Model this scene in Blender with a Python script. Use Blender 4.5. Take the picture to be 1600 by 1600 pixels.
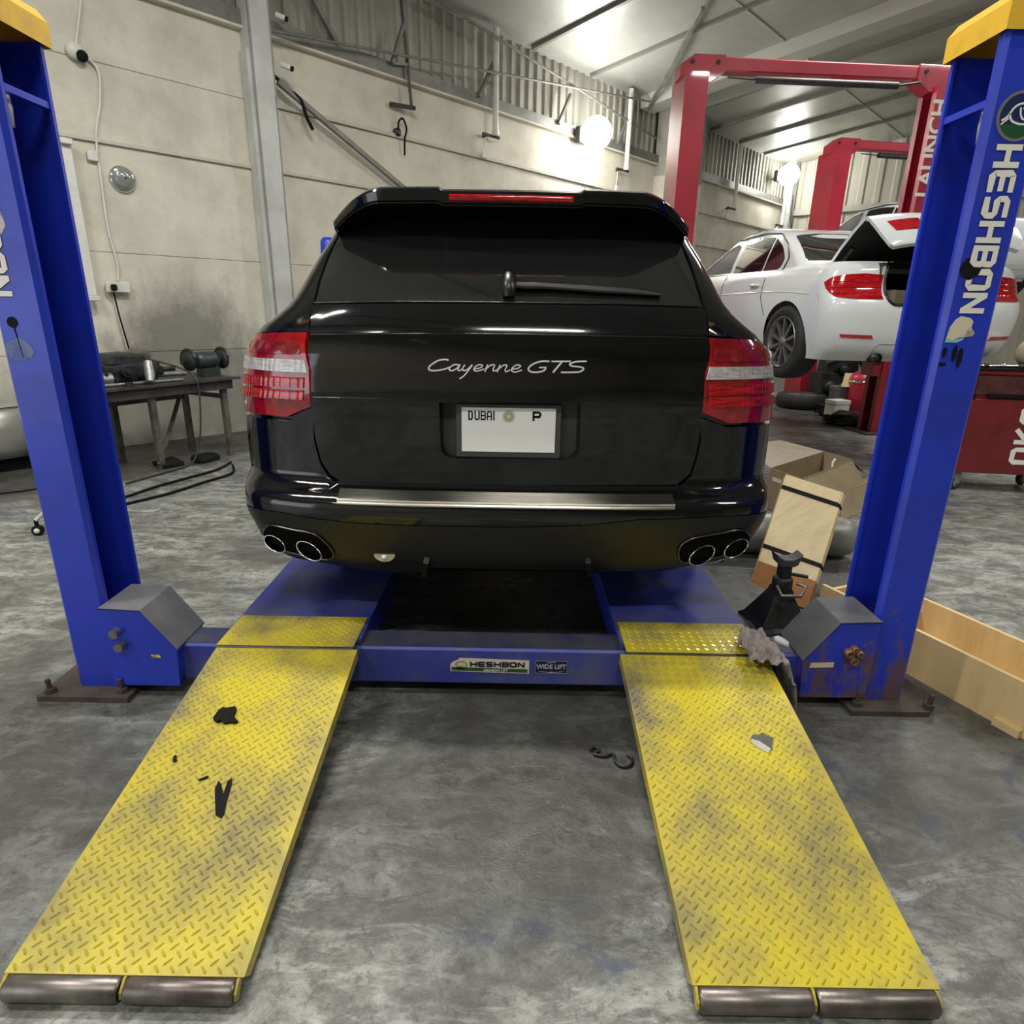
import bpy, bmesh, math, random
import numpy as np
from mathutils import Vector, Matrix
from mathutils.geometry import delaunay_2d_cdt
random.seed(7)
for o in list(bpy.data.objects): bpy.data.objects.remove(o)
SC = bpy.context.scene
COL = SC.collection
# ------------------------------------------------------------------ camera
F_PX, PITCH, ROLL, CAM = 975.8, 0.3147, 0.0177, Vector((0.0724, 0.0, 1.4436))
_R0, _F0, _U0 = Vector((1, 0, 0)), Vector((0, 1, 0)), Vector((0, 0, 1))
_F = _F0*math.cos(PITCH) - _U0*math.sin(PITCH)
_U1 = _U0*math.cos(PITCH) + _F0*math.sin(PITCH)
_R = _R0*math.cos(ROLL) + _U1*math.sin(ROLL)
_U = -_R0*math.sin(ROLL) + _U1*math.cos(ROLL)
cd = bpy.data.cameras.new('camera'); cam = bpy.data.objects.new('camera', cd); COL.objects.link(cam)
cam.matrix_world = Matrix(((_R.x, _U.x, -_F.x, CAM.x), (_R.y, _U.y, -_F.y, CAM.y), (_R.z, _U.z, -_F.z, CAM.z), (0, 0, 0, 1)))
cd.sensor_width = 36; cd.lens = F_PX/1600*36; cd.clip_start = .02; cd.clip_end = 100
SC.camera = cam
# room frame: W runs along the left wall, N points into the hall
AW = math.radians(43)
P0 = Vector((-3.121, 7.4, 0)); W = Vector((math.sin(AW), math.cos(AW), 0)); N = Vector((math.cos(AW), -math.sin(AW), 0))
def wp(s, n, z): return P0 + W*s + N*n + Vector((0, 0, z))
RZ_WALL = math.pi/2 - AW           # rotation that maps local +X to W
# ------------------------------------------------------------------ world, exposure, lights
wd = bpy.data.worlds.new('world'); SC.world = wd; wd.use_nodes = True
bg = wd.node_tree.nodes['Background']; bg.inputs[0].default_value = (.75, .85, 1, 1); bg.inputs[1].default_value = 1.0
SC.view_settings.view_transform = 'Standard'; SC.view_settings.look = 'None'
SC.view_settings.gamma = 1; SC.view_settings.use_curve_mapping = False
SC.view_settings.exposure = 0.12
def light(name, kind, loc, energy, color=(1, 1, 1), size=.3, size_y=None, target=None):
    l = bpy.data.lights.new(name, kind); l.energy = energy; l.color = color
    if kind == 'AREA':
        l.size = size
        if size_y: l.shape = 'RECTANGLE'; l.size_y = size_y
    elif kind == 'POINT': l.shadow_soft_size = size
    o = bpy.data.objects.new(name, l); COL.objects.link(o); o.location = loc
    if target is not None: o.rotation_euler = (Vector(target)-Vector(loc)).to_track_quat('-Z', 'Y').to_euler()
    return o
LAMP_A, LAMP_B = wp(6.06, .34, 4.17), wp(14.1, .34, 4.72)
light('flood_light_near', 'POINT', LAMP_A + N*.10, 520, (1, .98, .93), .27)
light('flood_light_far', 'POINT', LAMP_B + N*.10, 330, (1, .98, .92), .27)
# daylight through the roller door behind the camera
DOOR_C = wp(-9.4, 4.6, 1.7)
light('door_daylight', 'AREA', DOOR_C + W*.25, 45, (.92, .96, 1), 3.4, 3.2, DOOR_C + W*4)
CEIL_SLOPE = .11
def ceil_z(n): return 5.17 + CEIL_SLOPE*(n if n < 10 else 20-n)
FILL_TUBES = [(-4.5, 4.0), (-4.5, 9.0), (-1.0, 4.4), (1.0, 10.5), (5.5, 5.2), (10.0, 8.6), (4.5, 11.5), (-7.0, 6.5)]  # unseen ceiling tubes, added to fill the hall with light
FILL_TUBE_W = [120, 125, 190, 130, 150, 110, 100, 50]
for (s, n), e in zip(FILL_TUBES, FILL_TUBE_W):
    p = wp(s, n, ceil_z(n) - .22)
    light('fill_tube_light', 'AREA', p, e, (1, .985, .94), 1.5, .16, p - Vector((0, 0, 1)))

# ------------------------------------------------------------------ helpers
def ray(px, py): return _F + _R*((px-800)/F_PX) - _U*((py-800)/F_PX)
def at_y(px, py, y): d = ray(px, py); return CAM + d*(y/d.y)
def at_z(px, py, z): d = ray(px, py); return CAM + d*((z-CAM.z)/d.z)

MATS = {}
def mat(name, color, rough=.5, metal=0., color2=None, scale=8., bump=0., bscale=60., coat=0., spec=.5, lo=.35, hi=.65, detail=6, rvar=0., alpha=1., stretch=None, emit=0., trans=0., coords='Object'):
    if name in MATS: return MATS[name]
    m = bpy.data.materials.new(name); m.use_nodes = True; nt = m.node_tree; b = nt.nodes['Principled BSDF']
    b.inputs['Base Color'].default_value = (*color, 1); b.inputs['Roughness'].default_value = rough; b.inputs['Metallic'].default_value = metal
    b.inputs['Coat Weight'].default_value = coat; b.inputs['Coat Roughness'].default_value = .04; b.inputs['Specular IOR Level'].default_value = spec
    b.inputs['Alpha'].default_value = alpha; b.inputs['Transmission Weight'].default_value = trans
    if emit: b.inputs['Emission Color'].default_value = (*color, 1); b.inputs['Emission Strength'].default_value = emit
    if color2 or bump or rvar:
        tc = nt.nodes.new('ShaderNodeTexCoord'); mp = nt.nodes.new('ShaderNodeMapping'); nt.links.new(tc.outputs[coords], mp.inputs[0])
        if stretch: mp.inputs['Scale'].default_value = stretch
        def noise(sc, det=detail):
            n = nt.nodes.new('ShaderNodeTexNoise'); n.inputs['Scale'].default_value = sc; n.inputs['Detail'].default_value = det; n.inputs['Roughness'].default_value = .65
            nt.links.new(mp.outputs[0], n.inputs['Vector']); return n
        if color2 or rvar:
            n = noise(scale); r = nt.nodes.new('ShaderNodeMapRange'); r.inputs[1].default_value = lo; r.inputs[2].default_value = hi
            nt.links.new(n.outputs['Fac'], r.inputs[0])
        if color2:
            mx = nt.nodes.new('ShaderNodeMix'); mx.data_type = 'RGBA'; mx.inputs[6].default_value = (*color, 1); mx.inputs[7].default_value = (*color2, 1)
            nt.links.new(r.outputs[0], mx.inputs[0]); nt.links.new(mx.outputs[2], b.inputs['Base Color'])
        if rvar:
            r2 = nt.nodes.new('ShaderNodeMapRange'); r2.inputs[3].default_value = rough; r2.inputs[4].default_value = rough+rvar
            nt.links.new(r.outputs[0], r2.inputs[0]); nt.links.new(r2.outputs[0], b.inputs['Roughness'])
        if bump:
            n = noise(bscale, 4); bp = nt.nodes.new('ShaderNodeBump'); bp.inputs['Strength'].default_value = bump; bp.inputs['Distance'].default_value = .01
            nt.links.new(n.outputs['Fac'], bp.inputs['Height']); nt.links.new(bp.outputs[0], b.inputs['Normal'])
    MATS[name] = m; return m

class MB:
    """collects geometry for ONE mesh"""
    def __init__(s): s.v = []; s.f = []; s.sm = []
    def add(s, vs, fs, smooth=False):
        k = len(s.v); s.v += [Vector(v) for v in vs]; s.f += [[i+k for i in f] for f in fs]; s.sm += [smooth]*len(fs); return s
    def box(s, a, b, M=None, bev=0.):
        (x0, y0, z0), (x1, y1, z1) = a, b
        if bev:
            c = bev; vs = []
            pts = [(x0+c, y0), (x1-c, y0), (x1, y0+c), (x1, y1-c), (x1-c, y1), (x0+c, y1), (x0, y1-c), (x0, y0+c)]
            ins = [(x0+2*c, y0+c), (x1-2*c, y0+c), (x1-c, y0+2*c), (x1-c, y1-2*c), (x1-2*c, y1-c), (x0+2*c, y1-c), (x0+c, y1-2*c), (x0+c, y0+2*c)]
            rings = [(ins, z0), (pts, z0+c), (pts, z1-c), (ins, z1)]
            for ps, z in rings: vs += [Vector((x, y, z)) for x, y in ps]
            fs = [list(range(7, -1, -1)), [24+i for i in range(8)]]
            for r in range(3):
                for i in range(8): j = (i+1) % 8; fs.append([r*8+i, r*8+j, r*8+8+j, r*8+8+i])
        else:
            vs = [Vector(p) for p in ((x0, y0, z0), (x1, y0, z0), (x1, y1, z0), (x0, y1, z0), (x0, y0, z1), (x1, y0, z1), (x1, y1, z1), (x0, y1, z1))]
            fs = [[3, 2, 1, 0], [4, 5, 6, 7], [0, 1, 5, 4], [1, 2, 6, 5], [2, 3, 7, 6], [3, 0, 4, 7]]
        if M is not None: vs = [M @ v for v in vs]
        return s.add(vs, fs)
    def bar(s, a, b, w, h, up=(0, 0, 1)):
        a, b = Vector(a), Vector(b); d = (b-a); L = d.length; d.normalize()
        u = Vector(up)
        if abs(d.dot(u)) > .98: u = Vector((0, 1, 0))
        r = d.cross(u).normalized(); u = r.cross(d).normalized()
        M = Matrix(((r.x, d.x, u.x, a.x), (r.y, d.y, u.y, a.y), (r.z, d.z, u.z, a.z), (0, 0, 0, 1)))
        return s.box((-w/2, 0, -h/2), (w/2, L, h/2), M)
    def tube(s, pts, r, seg=10, caps=True, close=False):
        pts = [Vector(p) for p in pts]; n = len(pts); rr = r if isinstance(r, (list, tuple)) else [r]*n
        vs = []; prev = None
        for i, p in enumerate(pts):
            d = (pts[min(i+1, n-1)] - pts[max(i-1, 0)]).normalized()
            if prev is None:
                u = Vector((0, 0, 1)) if abs(d.z) < .9 else Vector((1, 0, 0)); a = d.cross(u).normalized()
            else: a = (prev - d*prev.dot(d)).normalized()
            prev = a; b = d.cross(a)
            for k in range(seg): t = 2*math.pi*k/seg; vs.append(p + a*(math.cos(t)*rr[i]) + b*(math.sin(t)*rr[i]))
        fs = [[i*seg+k, i*seg+(k+1) % seg, (i+1)*seg+(k+1) % seg, (i+1)*seg+k] for i in range(n-1) for k in range(seg)]
        s.add(vs, fs, True)
        if caps:
            s.add(vs[:seg], [list(range(seg-1, -1, -1))]); s.add(vs[-seg:], [list(range(seg))])
        return s
    def cyl(s, a, b, r, seg=20): return s.tube([a, b], r, seg)
    def lathe(s, prof, M=None, seg=32, smooth=True):
        """prof: list of (radius, height) about local Z"""
        vs = []
        for r, z in prof:
            for k in range(seg): t = 2*math.pi*k/seg; v = Vector((r*math.cos(t), r*math.sin(t), z)); vs.append(M @ v if M is not None else v)
        n = len(prof)
        fs = [[i*seg+k, i*seg+(k+1) % seg, (i+1)*seg+(k+1) % seg, (i+1)*seg+k] for i in range(n-1) for k in range(seg)]
        return s.add(vs, fs, smooth)
    def prism(s, poly, f, depth, smooth=False):
        """poly: 2D outline, f(u, v, d): to 3D; extruded from d=0 to d=depth"""
        n = len(poly); vs = [f(u, v, 0) for u, v in poly] + [f(u, v, depth) for u, v in poly]
        fs = [list(range(n)), list(range(2*n-1, n-1, -1))] + [[i, i+n, (i+1) % n+n, (i+1) % n] for i in range(n)]
        return s.add(vs, fs, smooth)
    def grid(s, rows, closed=False, smooth=True):
        m = len(rows[0]); vs = [v for r in rows for v in r]; fs = []
        for i in range(len(rows)-1):
            for k in range(m if closed else m-1):
                j = (k+1) % m; fs.append([i*m+k, i*m+j, (i+1)*m+j, (i+1)*m+k])
        return s.add(vs, fs, smooth)
    def build(s, name, m, parent=None, recalc=True, sharp=None):
        off = Vector((0, 0, 0)); q = parent
        while q is not None: off += q.location; q = q.parent
        me = bpy.data.meshes.new(name); me.from_pydata([tuple(v-off) for v in s.v], [], s.f)
        me.polygons.foreach_set('use_smooth', s.sm)
        if recalc:
            bm = bmesh.new(); bm.from_mesh(me); bmesh.ops.recalc_face_normals(bm, faces=bm.faces)
            if sharp:
                bmesh.ops.remove_doubles(bm, verts=bm.verts, dist=1e-5)
                for e in bm.edges:
                    if len(e.link_faces) == 2 and e.calc_face_angle(0) > sharp: e.smooth = False
            bm.to_mesh(me); bm.free()
        me.materials.append(m); o = bpy.data.objects.new(name, me); COL.objects.link(o); o.parent = parent
        return o
def tag(o, label=None, cat=None, group=None, kind=None):
    if label: o['label'] = label
    if cat: o['category'] = cat
    if group: o['group'] = group
    if kind: o['kind'] = kind
    return o
def thing(name, label, cat, loc=(0, 0, 0), group=None):
    o = bpy.data.objects.new(name, None); COL.objects.link(o); o.location = loc; o.empty_display_size = .1
    return tag(o, label, cat, group)
def struct(o): o['kind'] = 'structure'; return o
def dup(root, loc=None, rz=None, label=None):
    def cp(o, par):
        c = o.copy(); COL.objects.link(c); c.parent = par
        for ch in list(o.children): cp(ch, c)
        return c
    r = cp(root, None)
    if loc is not None: r.location = loc
    if rz is not None: r.rotation_euler = (0, 0, rz)
    if label: r['label'] = label
    return r
def pchip(xs, ys):
    xs = np.array(xs, float); ys = np.array(ys, float); h = np.diff(xs); d = np.diff(ys)/h; m = np.zeros(len(xs))
    for i in range(1, len(xs)-1):
        if d[i-1]*d[i] > 0:
            w1 = 2*h[i]+h[i-1]; w2 = h[i]+2*h[i-1]; m[i] = (w1+w2)/(w1/d[i-1]+w2/d[i])
    m[0] = d[0]; m[-1] = d[-1]
    def f(x):
        x = min(max(x, xs[0]), xs[-1]); i = min(max(int(np.searchsorted(xs, x))-1, 0), len(h)-1); t = (x-xs[i])/h[i]
        return float((2*t**3-3*t*t+1)*ys[i]+(t**3-2*t*t+t)*h[i]*m[i]+(3*t*t-2*t**3)*ys[i+1]+(t**3-t*t)*h[i]*m[i+1])
    return f
def smooth_line(pts, n=6, closed=False):
    P = [np.array(p, float) for p in pts]; out = []; m = len(P)
    for i in range(m if closed else m-1):
        p0 = P[(i-1) % m] if (closed or i > 0) else P[i]; p1 = P[i]; p2 = P[(i+1) % m]; p3 = P[(i+2) % m] if (closed or i+2 < m) else p2
        for k in range(n):
            t = k/n; out.append(tuple(.5*((2*p1)+(-p0+p2)*t+(2*p0-5*p1+4*p2-p3)*t*t+(-p0+3*p1-3*p2+p3)*t**3)))
    if not closed: out.append(tuple(P[-1]))
    return out
def round_poly(pts, r, n=5):
    """2D polygon with rounded corners; r a number or list"""
    out = []; m = len(pts)
    for i in range(m):
        p = np.array(pts[i], float); a = np.array(pts[i-1], float); b = np.array(pts[(i+1) % m], float)
        rr = r[i] if isinstance(r, (list, tuple)) else r
        if rr <= 0: out.append(tuple(p)); continue
        da = (a-p); db = (b-p); la = np.linalg.norm(da); lb = np.linalg.norm(db); t = min(rr, la*.48, lb*.48)
        s = p+da/la*t; e = p+db/lb*t
        for k in range(n+1): u = k/n; out.append(tuple((1-u)**2*s+2*u*(1-u)*p+u*u*e))
    return out
def inside(p, poly):
    x, y = p; c = False; n = len(poly); j = n-1
    for i in range(n):
        xi, yi = poly[i][0], poly[i][1]; xj, yj = poly[j][0], poly[j][1]
        if (yi > y) != (yj > y) and x < (xj-xi)*(y-yi)/(yj-yi)+xi: c = not c
        j = i
    return c
def densify(poly, d, closed=True):
    out = []; n = len(poly)
    for i in range(n if closed else n-1):
        a = np.array(poly[i], float); b = np.array(poly[(i+1) % n], float); k = max(1, int(np.linalg.norm(b-a)/d))
        for q in range(k): out.append(tuple(a+(b-a)*q/k))
    if not closed: out.append(tuple(poly[-1]))
    return out
def cdt_fill(outline, holes, step):
    """triangulate a 2D region with interior points; returns verts, tris"""
    O = densify(outline, step); H = [densify(h, step) for h in holes]
    vs = []; es = []
    for loop in [O]+H:
        k = len(vs); vs += [Vector((p[0], p[1])) for p in loop]; es += [(k+i, k+(i+1) % len(loop)) for i in range(len(loop))]
    bnd = np.array([(v.x, v.y) for v in vs])
    x0, y0 = bnd.min(0); x1, y1 = bnd.max(0)
    nx = max(1, int((x1-x0)/step)); ny = max(1, int((y1-y0)/step))
    for j in range(1, ny):
        for i in range(1, nx):
            p = (x0+(x1-x0)*i/nx, y0+(y1-y0)*j/ny)
            if inside(p, O) and not any(inside(p, h) for h in H) and np.min(np.hypot(*(bnd-np.array(p)).T)) > step*.45: vs.append(Vector(p))
    r = delaunay_2d_cdt(vs, es, [], 0, 1e-7)
    V = [(v.x, v.y) for v in r[0]]; T = []
    for t in r[2]:
        (ax, ay), (bx, by), (cx_, cy_) = (V[i] for i in t)
        if abs((bx-ax)*(cy_-ay)-(cx_-ax)*(by-ay)) < 4e-3*step*step: continue
        c = np.mean([V[i] for i in t], axis=0)
        if inside(c, O) and not any(inside(c, h) for h in H): T.append(list(t))
    return V, T
def panel(mb, outline, mapf, holes=(), step=.05, lip=0., lipdir=None):
    """curved sheet over a 2D outline; mapf(u, v, depth) -> Vector"""
    V, T = cdt_fill(outline, holes, step)
    mb.add([mapf(u, v, 0) for u, v in V], T, True)
    if lip:
        cnt = {}
        for t in T:
            for i in range(3): e = (t[i], t[(i+1) % 3]); k = tuple(sorted(e)); cnt.setdefault(k, []).append(e)
        for k, l in cnt.items():
            if len(l) == 1:
                (a, b) = l[0]; mb.add([mapf(*V[a], 0), mapf(*V[b], 0), mapf(*V[b], lip), mapf(*V[a], lip)], [[0, 1, 2, 3]])
    return mb
def text_mb(mb, txt, f, size=1., shear=0., align='CENTER', depth=.001, spacing=1., bold=0.):
    """letters laid out in (u, v) and mapped by f(u, v, d)"""
    c = bpy.data.curves.new('tmp', 'FONT'); c.body = txt; c.size = size; c.shear = shear; c.align_x = align; c.align_y = 'CENTER'; c.space_character = spacing; c.offset = bold; c.resolution_u = 4
    c.fill_mode = 'FRONT'
    o = bpy.data.objects.new('tmp', c); COL.objects.link(o); dg = bpy.context.evaluated_depsgraph_get(); dg.update()
    me = bpy.data.meshes.new_from_object(o.evaluated_get(dg)); bm = bmesh.new(); bm.from_mesh(me)
    ret = bmesh.ops.extrude_face_region(bm, geom=list(bm.faces)); top = {v for v in ret['geom'] if isinstance(v, bmesh.types.BMVert)}
    bm.verts.index_update()
    vs = [f(v.co.x, v.co.y, depth if v in top else 0) for v in bm.verts]; fs = [[v.index for v in fc.verts] for fc in bm.faces]
    mb.add(vs, fs); bm.free(); bpy.data.objects.remove(o); bpy.data.curves.remove(c); bpy.data.meshes.remove(me); return mb
def ribbon(mb, pts, w, f, depth=.002):
    """flat stroke of width w along 2D pts; w number or list; mapped by f(u, v, d)"""
    P = [np.array(p, float) for p in pts]; n = len(P); L = []; R = []
    ww = w if isinstance(w, (list, tuple)) else [w]*n
    for i in range(n):
        d = P[min(i+1, n-1)]-P[max(i-1, 0)]; d = d/(np.linalg.norm(d)+1e-9); q = np.array([-d[1], d[0]])
        k = 1.
        if 0 < i < n-1:
            d1 = P[i]-P[i-1]; d1 = d1/(np.linalg.norm(d1)+1e-9); k = min(1.6, 1/max(.5, abs(np.dot(np.array([-d1[1], d1[0]]), q))))
        L.append(P[i]+q*ww[i]/2*k); R.append(P[i]-q*ww[i]/2*k)
    vs = [f(p[0], p[1], 0) for p in L]+[f(p[0], p[1], 0) for p in R]+[f(p[0], p[1], depth) for p in L]+[f(p[0], p[1], depth) for p in R]
    fs = []
    for i in range(n-1):
        fs += [[2*n+i, 2*n+i+1, 3*n+i+1, 3*n+i], [i, i+n, i+n+1, i+1], [i, i+1, 2*n+i+1, 2*n+i], [n+i, 3*n+i, 3*n+i+1, n+i+1]]
    fs += [[0, 2*n, 3*n, n], [n-1, 2*n-1, 4*n-1, 3*n-1]]
    return mb.add(vs, fs)
# blocky techno capitals in a unit cell (width 1, height 1)
GLY = {'H': [[(.09, 0), (.09, 1)], [(.91, 0), (.91, 1)], [(.09, .5), (.91, .5)]],
       'E': [[(1, .91), (.2, .91), (.09, .82), (.09, .18), (.2, .09), (1, .09)], [(.09, .5), (.95, .5)]],
       'S': [[(1, .91), (.2, .91), (.09, .82), (.09, .58), (.2, .5), (.8, .5), (.91, .42), (.91, .18), (.8, .09), (0, .09)]],
       'B': [[(0, .91), (.8, .91), (.91, .82), (.91, .58), (.8, .5), (.91, .42), (.91, .18), (.8, .09), (0, .09)], [(.09, 0), (.09, 1)], [(.09, .5), (.8, .5)]],
       'O': [[(.5, .91), (.2, .91), (.09, .82), (.09, .18), (.2, .09), (.8, .09), (.91, .18), (.91, .82), (.8, .91), (.5, .91)]],
       'N': [[(.09, 0), (.09, 1)], [(.09, .95), (.91, .05)], [(.91, 0), (.91, 1)]],
       'D': [[(.09, 0), (.09, 1)], [(0, .91), (.75, .91), (.91, .75), (.91, .25), (.75, .09), (0, .09)]],
       'U': [[(.09, 1), (.09, .18), (.2, .09), (.8, .09), (.91, .18), (.91, 1)]],
       'A': [[(.09, 0), (.09, .75), (.25, .91), (.75, .91), (.91, .75), (.91, 0)], [(.09, .42), (.91, .42)]],
       'I': [[(.5, 0), (.5, 1)]],
       'K': [[(.09, 0), (.09, 1)], [(.91, 1), (.15, .5), (.91, 0)]],
       'P': [[(.09, 0), (.09, 1)], [(0, .91), (.8, .91), (.91, .8), (.91, .55), (.8, .44), (.09, .44)]]}
def block_text(mb, txt, w, h, gap, f, sw=.2, depth=.0015):
    u0 = 0; q = 0
    for ch in txt:
        cw = w*(.35 if ch == 'I' else 1)
        for st in GLY[ch]: q += 1; ribbon(mb, [(u0+x*cw, y*h) for x, y in st], sw*min(w, h), f, depth*(1+.12*(q % 4)))
        u0 += cw+gap
    return mb

# ------------------------------------------------------------------ materials
def floor_material():
    m = bpy.data.materials.new('worn_concrete'); m.use_nodes = True; nt = m.node_tree; b = nt.nodes['Principled BSDF']; L = nt.links.new
    tc = nt.nodes.new('ShaderNodeTexCoord')
    def noise(sc, det=8, rough=.65, dist=0., st=None, off=0):
        mp = nt.nodes.new('ShaderNodeMapping'); L(tc.outputs['Object'], mp.inputs[0]); mp.inputs['Location'].default_value = (off, off*.7, 0)
        if st: mp.inputs['Scale'].default_value = st
        n = nt.nodes.new('ShaderNodeTexNoise'); n.inputs['Scale'].default_value = sc; n.inputs['Detail'].default_value = det; n.inputs['Roughness'].default_value = rough; n.inputs['Distortion'].default_value = dist
        L(mp.outputs[0], n.inputs['Vector']); return n.outputs['Fac']
    def ramp(v, lo, hi, a=0., c=1.):
        r = nt.nodes.new('ShaderNodeMapRange'); r.inputs[1].default_value = lo; r.inputs[2].default_value = hi; r.inputs[3].default_value = a; r.inputs[4].default_value = c; L(v, r.inputs[0]); return r.outputs[0]
    def mix(fac, a, c):
        x = nt.nodes.new('ShaderNodeMix'); x.data_type = 'RGBA'
        for s, v in ((6, a), (7, c)):
            if isinstance(v, tuple): x.inputs[s].default_value = (*v, 1)
            else: L(v, x.inputs[s])
        L(fac, x.inputs[0]); return x.outputs[2]
    def mul(a, c):
        x = nt.nodes.new('ShaderNodeMath'); x.operation = 'MULTIPLY'
        for i, v in enumerate((a, c)):
            if isinstance(v, float): x.inputs[i].default_value = v
            else: L(v, x.inputs[i])
        return x.outputs[0]
    fine = ramp(noise(11, 12, .78, .7, (.7, 1.1, 1)), .41, .60)
    patch = ramp(noise(3.4, 12, .76, 1.4, (.8, 1.1, 1), 3), .47, .57)
    streak = ramp(noise(5.5, 12, .78, 1.0, (.5, 1.5, 1), 9), .50, .60)
    c = mix(fine, (.135, .138, .122), (.31, .315, .285))
    c = mix(mul(patch, .70), c, (.085, .084, .075))
    c = mix(mul(streak, .6), c, (.47, .48, .44))
    oil = ramp(noise(.75, 6, .6, .8, None, 21), .52, .66)
    c = mix(mul(oil, .65), c, (.06, .058, .052))
    speck = ramp(noise(30, 8, .75, .3, None, 5), .53, .60)
    c = mix(mul(speck, .6), c, (.07, .068, .06))
    blue = mul(ramp(noise(1.35, 7, .65, 1.5, None, 33), .60, .645), ramp(noise(9, 6, .7), .42, .56))
    c = mix(mul(blue, .75), c, (.05, .075, .19))
    pos = nt.nodes.new('ShaderNodeSeparateXYZ'); L(tc.outputs['Object'], pos.inputs[0])
    def grime_shade(cx, cy, rx, ry, rot, amount, soft=.55):
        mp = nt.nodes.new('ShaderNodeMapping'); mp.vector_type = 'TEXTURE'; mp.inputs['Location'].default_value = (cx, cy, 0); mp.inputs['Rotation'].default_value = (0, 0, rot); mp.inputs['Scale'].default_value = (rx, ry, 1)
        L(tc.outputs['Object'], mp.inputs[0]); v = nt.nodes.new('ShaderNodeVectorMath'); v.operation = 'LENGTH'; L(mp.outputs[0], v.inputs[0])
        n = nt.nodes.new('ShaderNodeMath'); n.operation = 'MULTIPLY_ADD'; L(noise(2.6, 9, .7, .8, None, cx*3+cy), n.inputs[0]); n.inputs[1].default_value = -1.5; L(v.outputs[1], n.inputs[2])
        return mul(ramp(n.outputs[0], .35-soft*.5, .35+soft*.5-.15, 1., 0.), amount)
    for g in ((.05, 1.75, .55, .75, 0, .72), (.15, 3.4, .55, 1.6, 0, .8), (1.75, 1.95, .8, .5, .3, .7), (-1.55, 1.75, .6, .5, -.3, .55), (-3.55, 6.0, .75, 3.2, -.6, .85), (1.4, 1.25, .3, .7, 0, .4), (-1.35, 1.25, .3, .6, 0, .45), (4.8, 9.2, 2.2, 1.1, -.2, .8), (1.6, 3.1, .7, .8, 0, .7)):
        c = mix(grime_shade(*g), c, (.042, .041, .037))  # floor dirt, plus shade painted beside ramps and posts and under the car
    L(c, b.inputs['Base Color'])
    L(ramp(noise(3.2, 7, .7, .6, None, 14), .35, .68, .22, .62), b.inputs['Roughness'])
    bp = nt.nodes.new('ShaderNodeBump'); bp.inputs['Strength'].default_value = .35; bp.inputs['Distance'].default_value = .012
    L(noise(14, 9, .72, .5), bp.inputs['Height']); L(bp.outputs[0], b.inputs['Normal'])
    return m
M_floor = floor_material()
M_wall = mat('plaster', (.66, .63, .52), .85, 0, (.48, .455, .37), 1.6, .5, 34, lo=.42, hi=.72, detail=9)
def dirty_wall():
    nt = M_wall.node_tree; b = nt.nodes['Principled BSDF']; L = nt.links.new; src = b.inputs['Base Color'].links[0].from_socket
    tc = nt.nodes.new('ShaderNodeTexCoord')
    def n_(sc, st):
        mp = nt.nodes.new('ShaderNodeMapping'); mp.inputs['Scale'].default_value = st; L(tc.outputs['Object'], mp.inputs[0]); n = nt.nodes.new('ShaderNodeTexNoise'); n.inputs['Scale'].default_value = sc; n.inputs['Detail'].default_value = 9; n.inputs['Roughness'].default_value = .7; L(mp.outputs[0], n.inputs['Vector']); return n.outputs['Fac']
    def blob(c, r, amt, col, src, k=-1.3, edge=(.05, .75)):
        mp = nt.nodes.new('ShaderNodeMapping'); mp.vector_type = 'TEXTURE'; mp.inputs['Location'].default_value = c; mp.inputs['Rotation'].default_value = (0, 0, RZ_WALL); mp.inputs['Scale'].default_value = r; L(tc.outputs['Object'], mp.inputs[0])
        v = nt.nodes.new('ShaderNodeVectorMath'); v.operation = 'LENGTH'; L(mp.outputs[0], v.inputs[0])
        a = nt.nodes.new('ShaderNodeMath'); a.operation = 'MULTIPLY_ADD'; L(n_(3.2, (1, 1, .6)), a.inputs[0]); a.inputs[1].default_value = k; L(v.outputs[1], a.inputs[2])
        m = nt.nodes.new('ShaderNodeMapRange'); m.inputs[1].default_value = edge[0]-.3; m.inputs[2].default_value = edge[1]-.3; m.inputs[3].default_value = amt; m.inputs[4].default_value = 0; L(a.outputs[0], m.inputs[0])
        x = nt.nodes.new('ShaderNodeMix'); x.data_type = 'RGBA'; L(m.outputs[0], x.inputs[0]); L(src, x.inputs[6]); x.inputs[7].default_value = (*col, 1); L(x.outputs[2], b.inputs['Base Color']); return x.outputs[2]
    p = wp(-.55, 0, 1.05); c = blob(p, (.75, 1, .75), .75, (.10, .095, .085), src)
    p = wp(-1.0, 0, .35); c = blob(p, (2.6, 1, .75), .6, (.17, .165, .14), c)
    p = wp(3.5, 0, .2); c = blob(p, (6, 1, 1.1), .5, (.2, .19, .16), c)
dirty_wall()
M_clad = mat('cladding', (.40, .39, .33), .55, .2, (.20, .195, .165), 1.3, .05, 20, lo=.4, hi=.7, stretch=(1, 1, .25))
M_ceil = mat('foil_insulation', (.50, .51, .47), .34, .35, (.40, .41, .37), .9, .10, 3.0, rvar=.15)
M_greysteel = mat('grey_steel', (.23, .23, .21), .5, .3, (.15, .145, .13), 5)
M_colpaint = mat('column_paint', (.60, .61, .58), .5, 0, (.46, .47, .44), 3)
M_white = mat('white_plastic', (.72, .71, .66), .4, 0, (.6, .59, .53), 6)
M_blue = mat('blue_paint', (.018, .045, .52), .33, 0, (.02, .035, .30), 3.0, .03, 40, coat=.12, lo=.45, hi=.8, rvar=.15)
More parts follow.
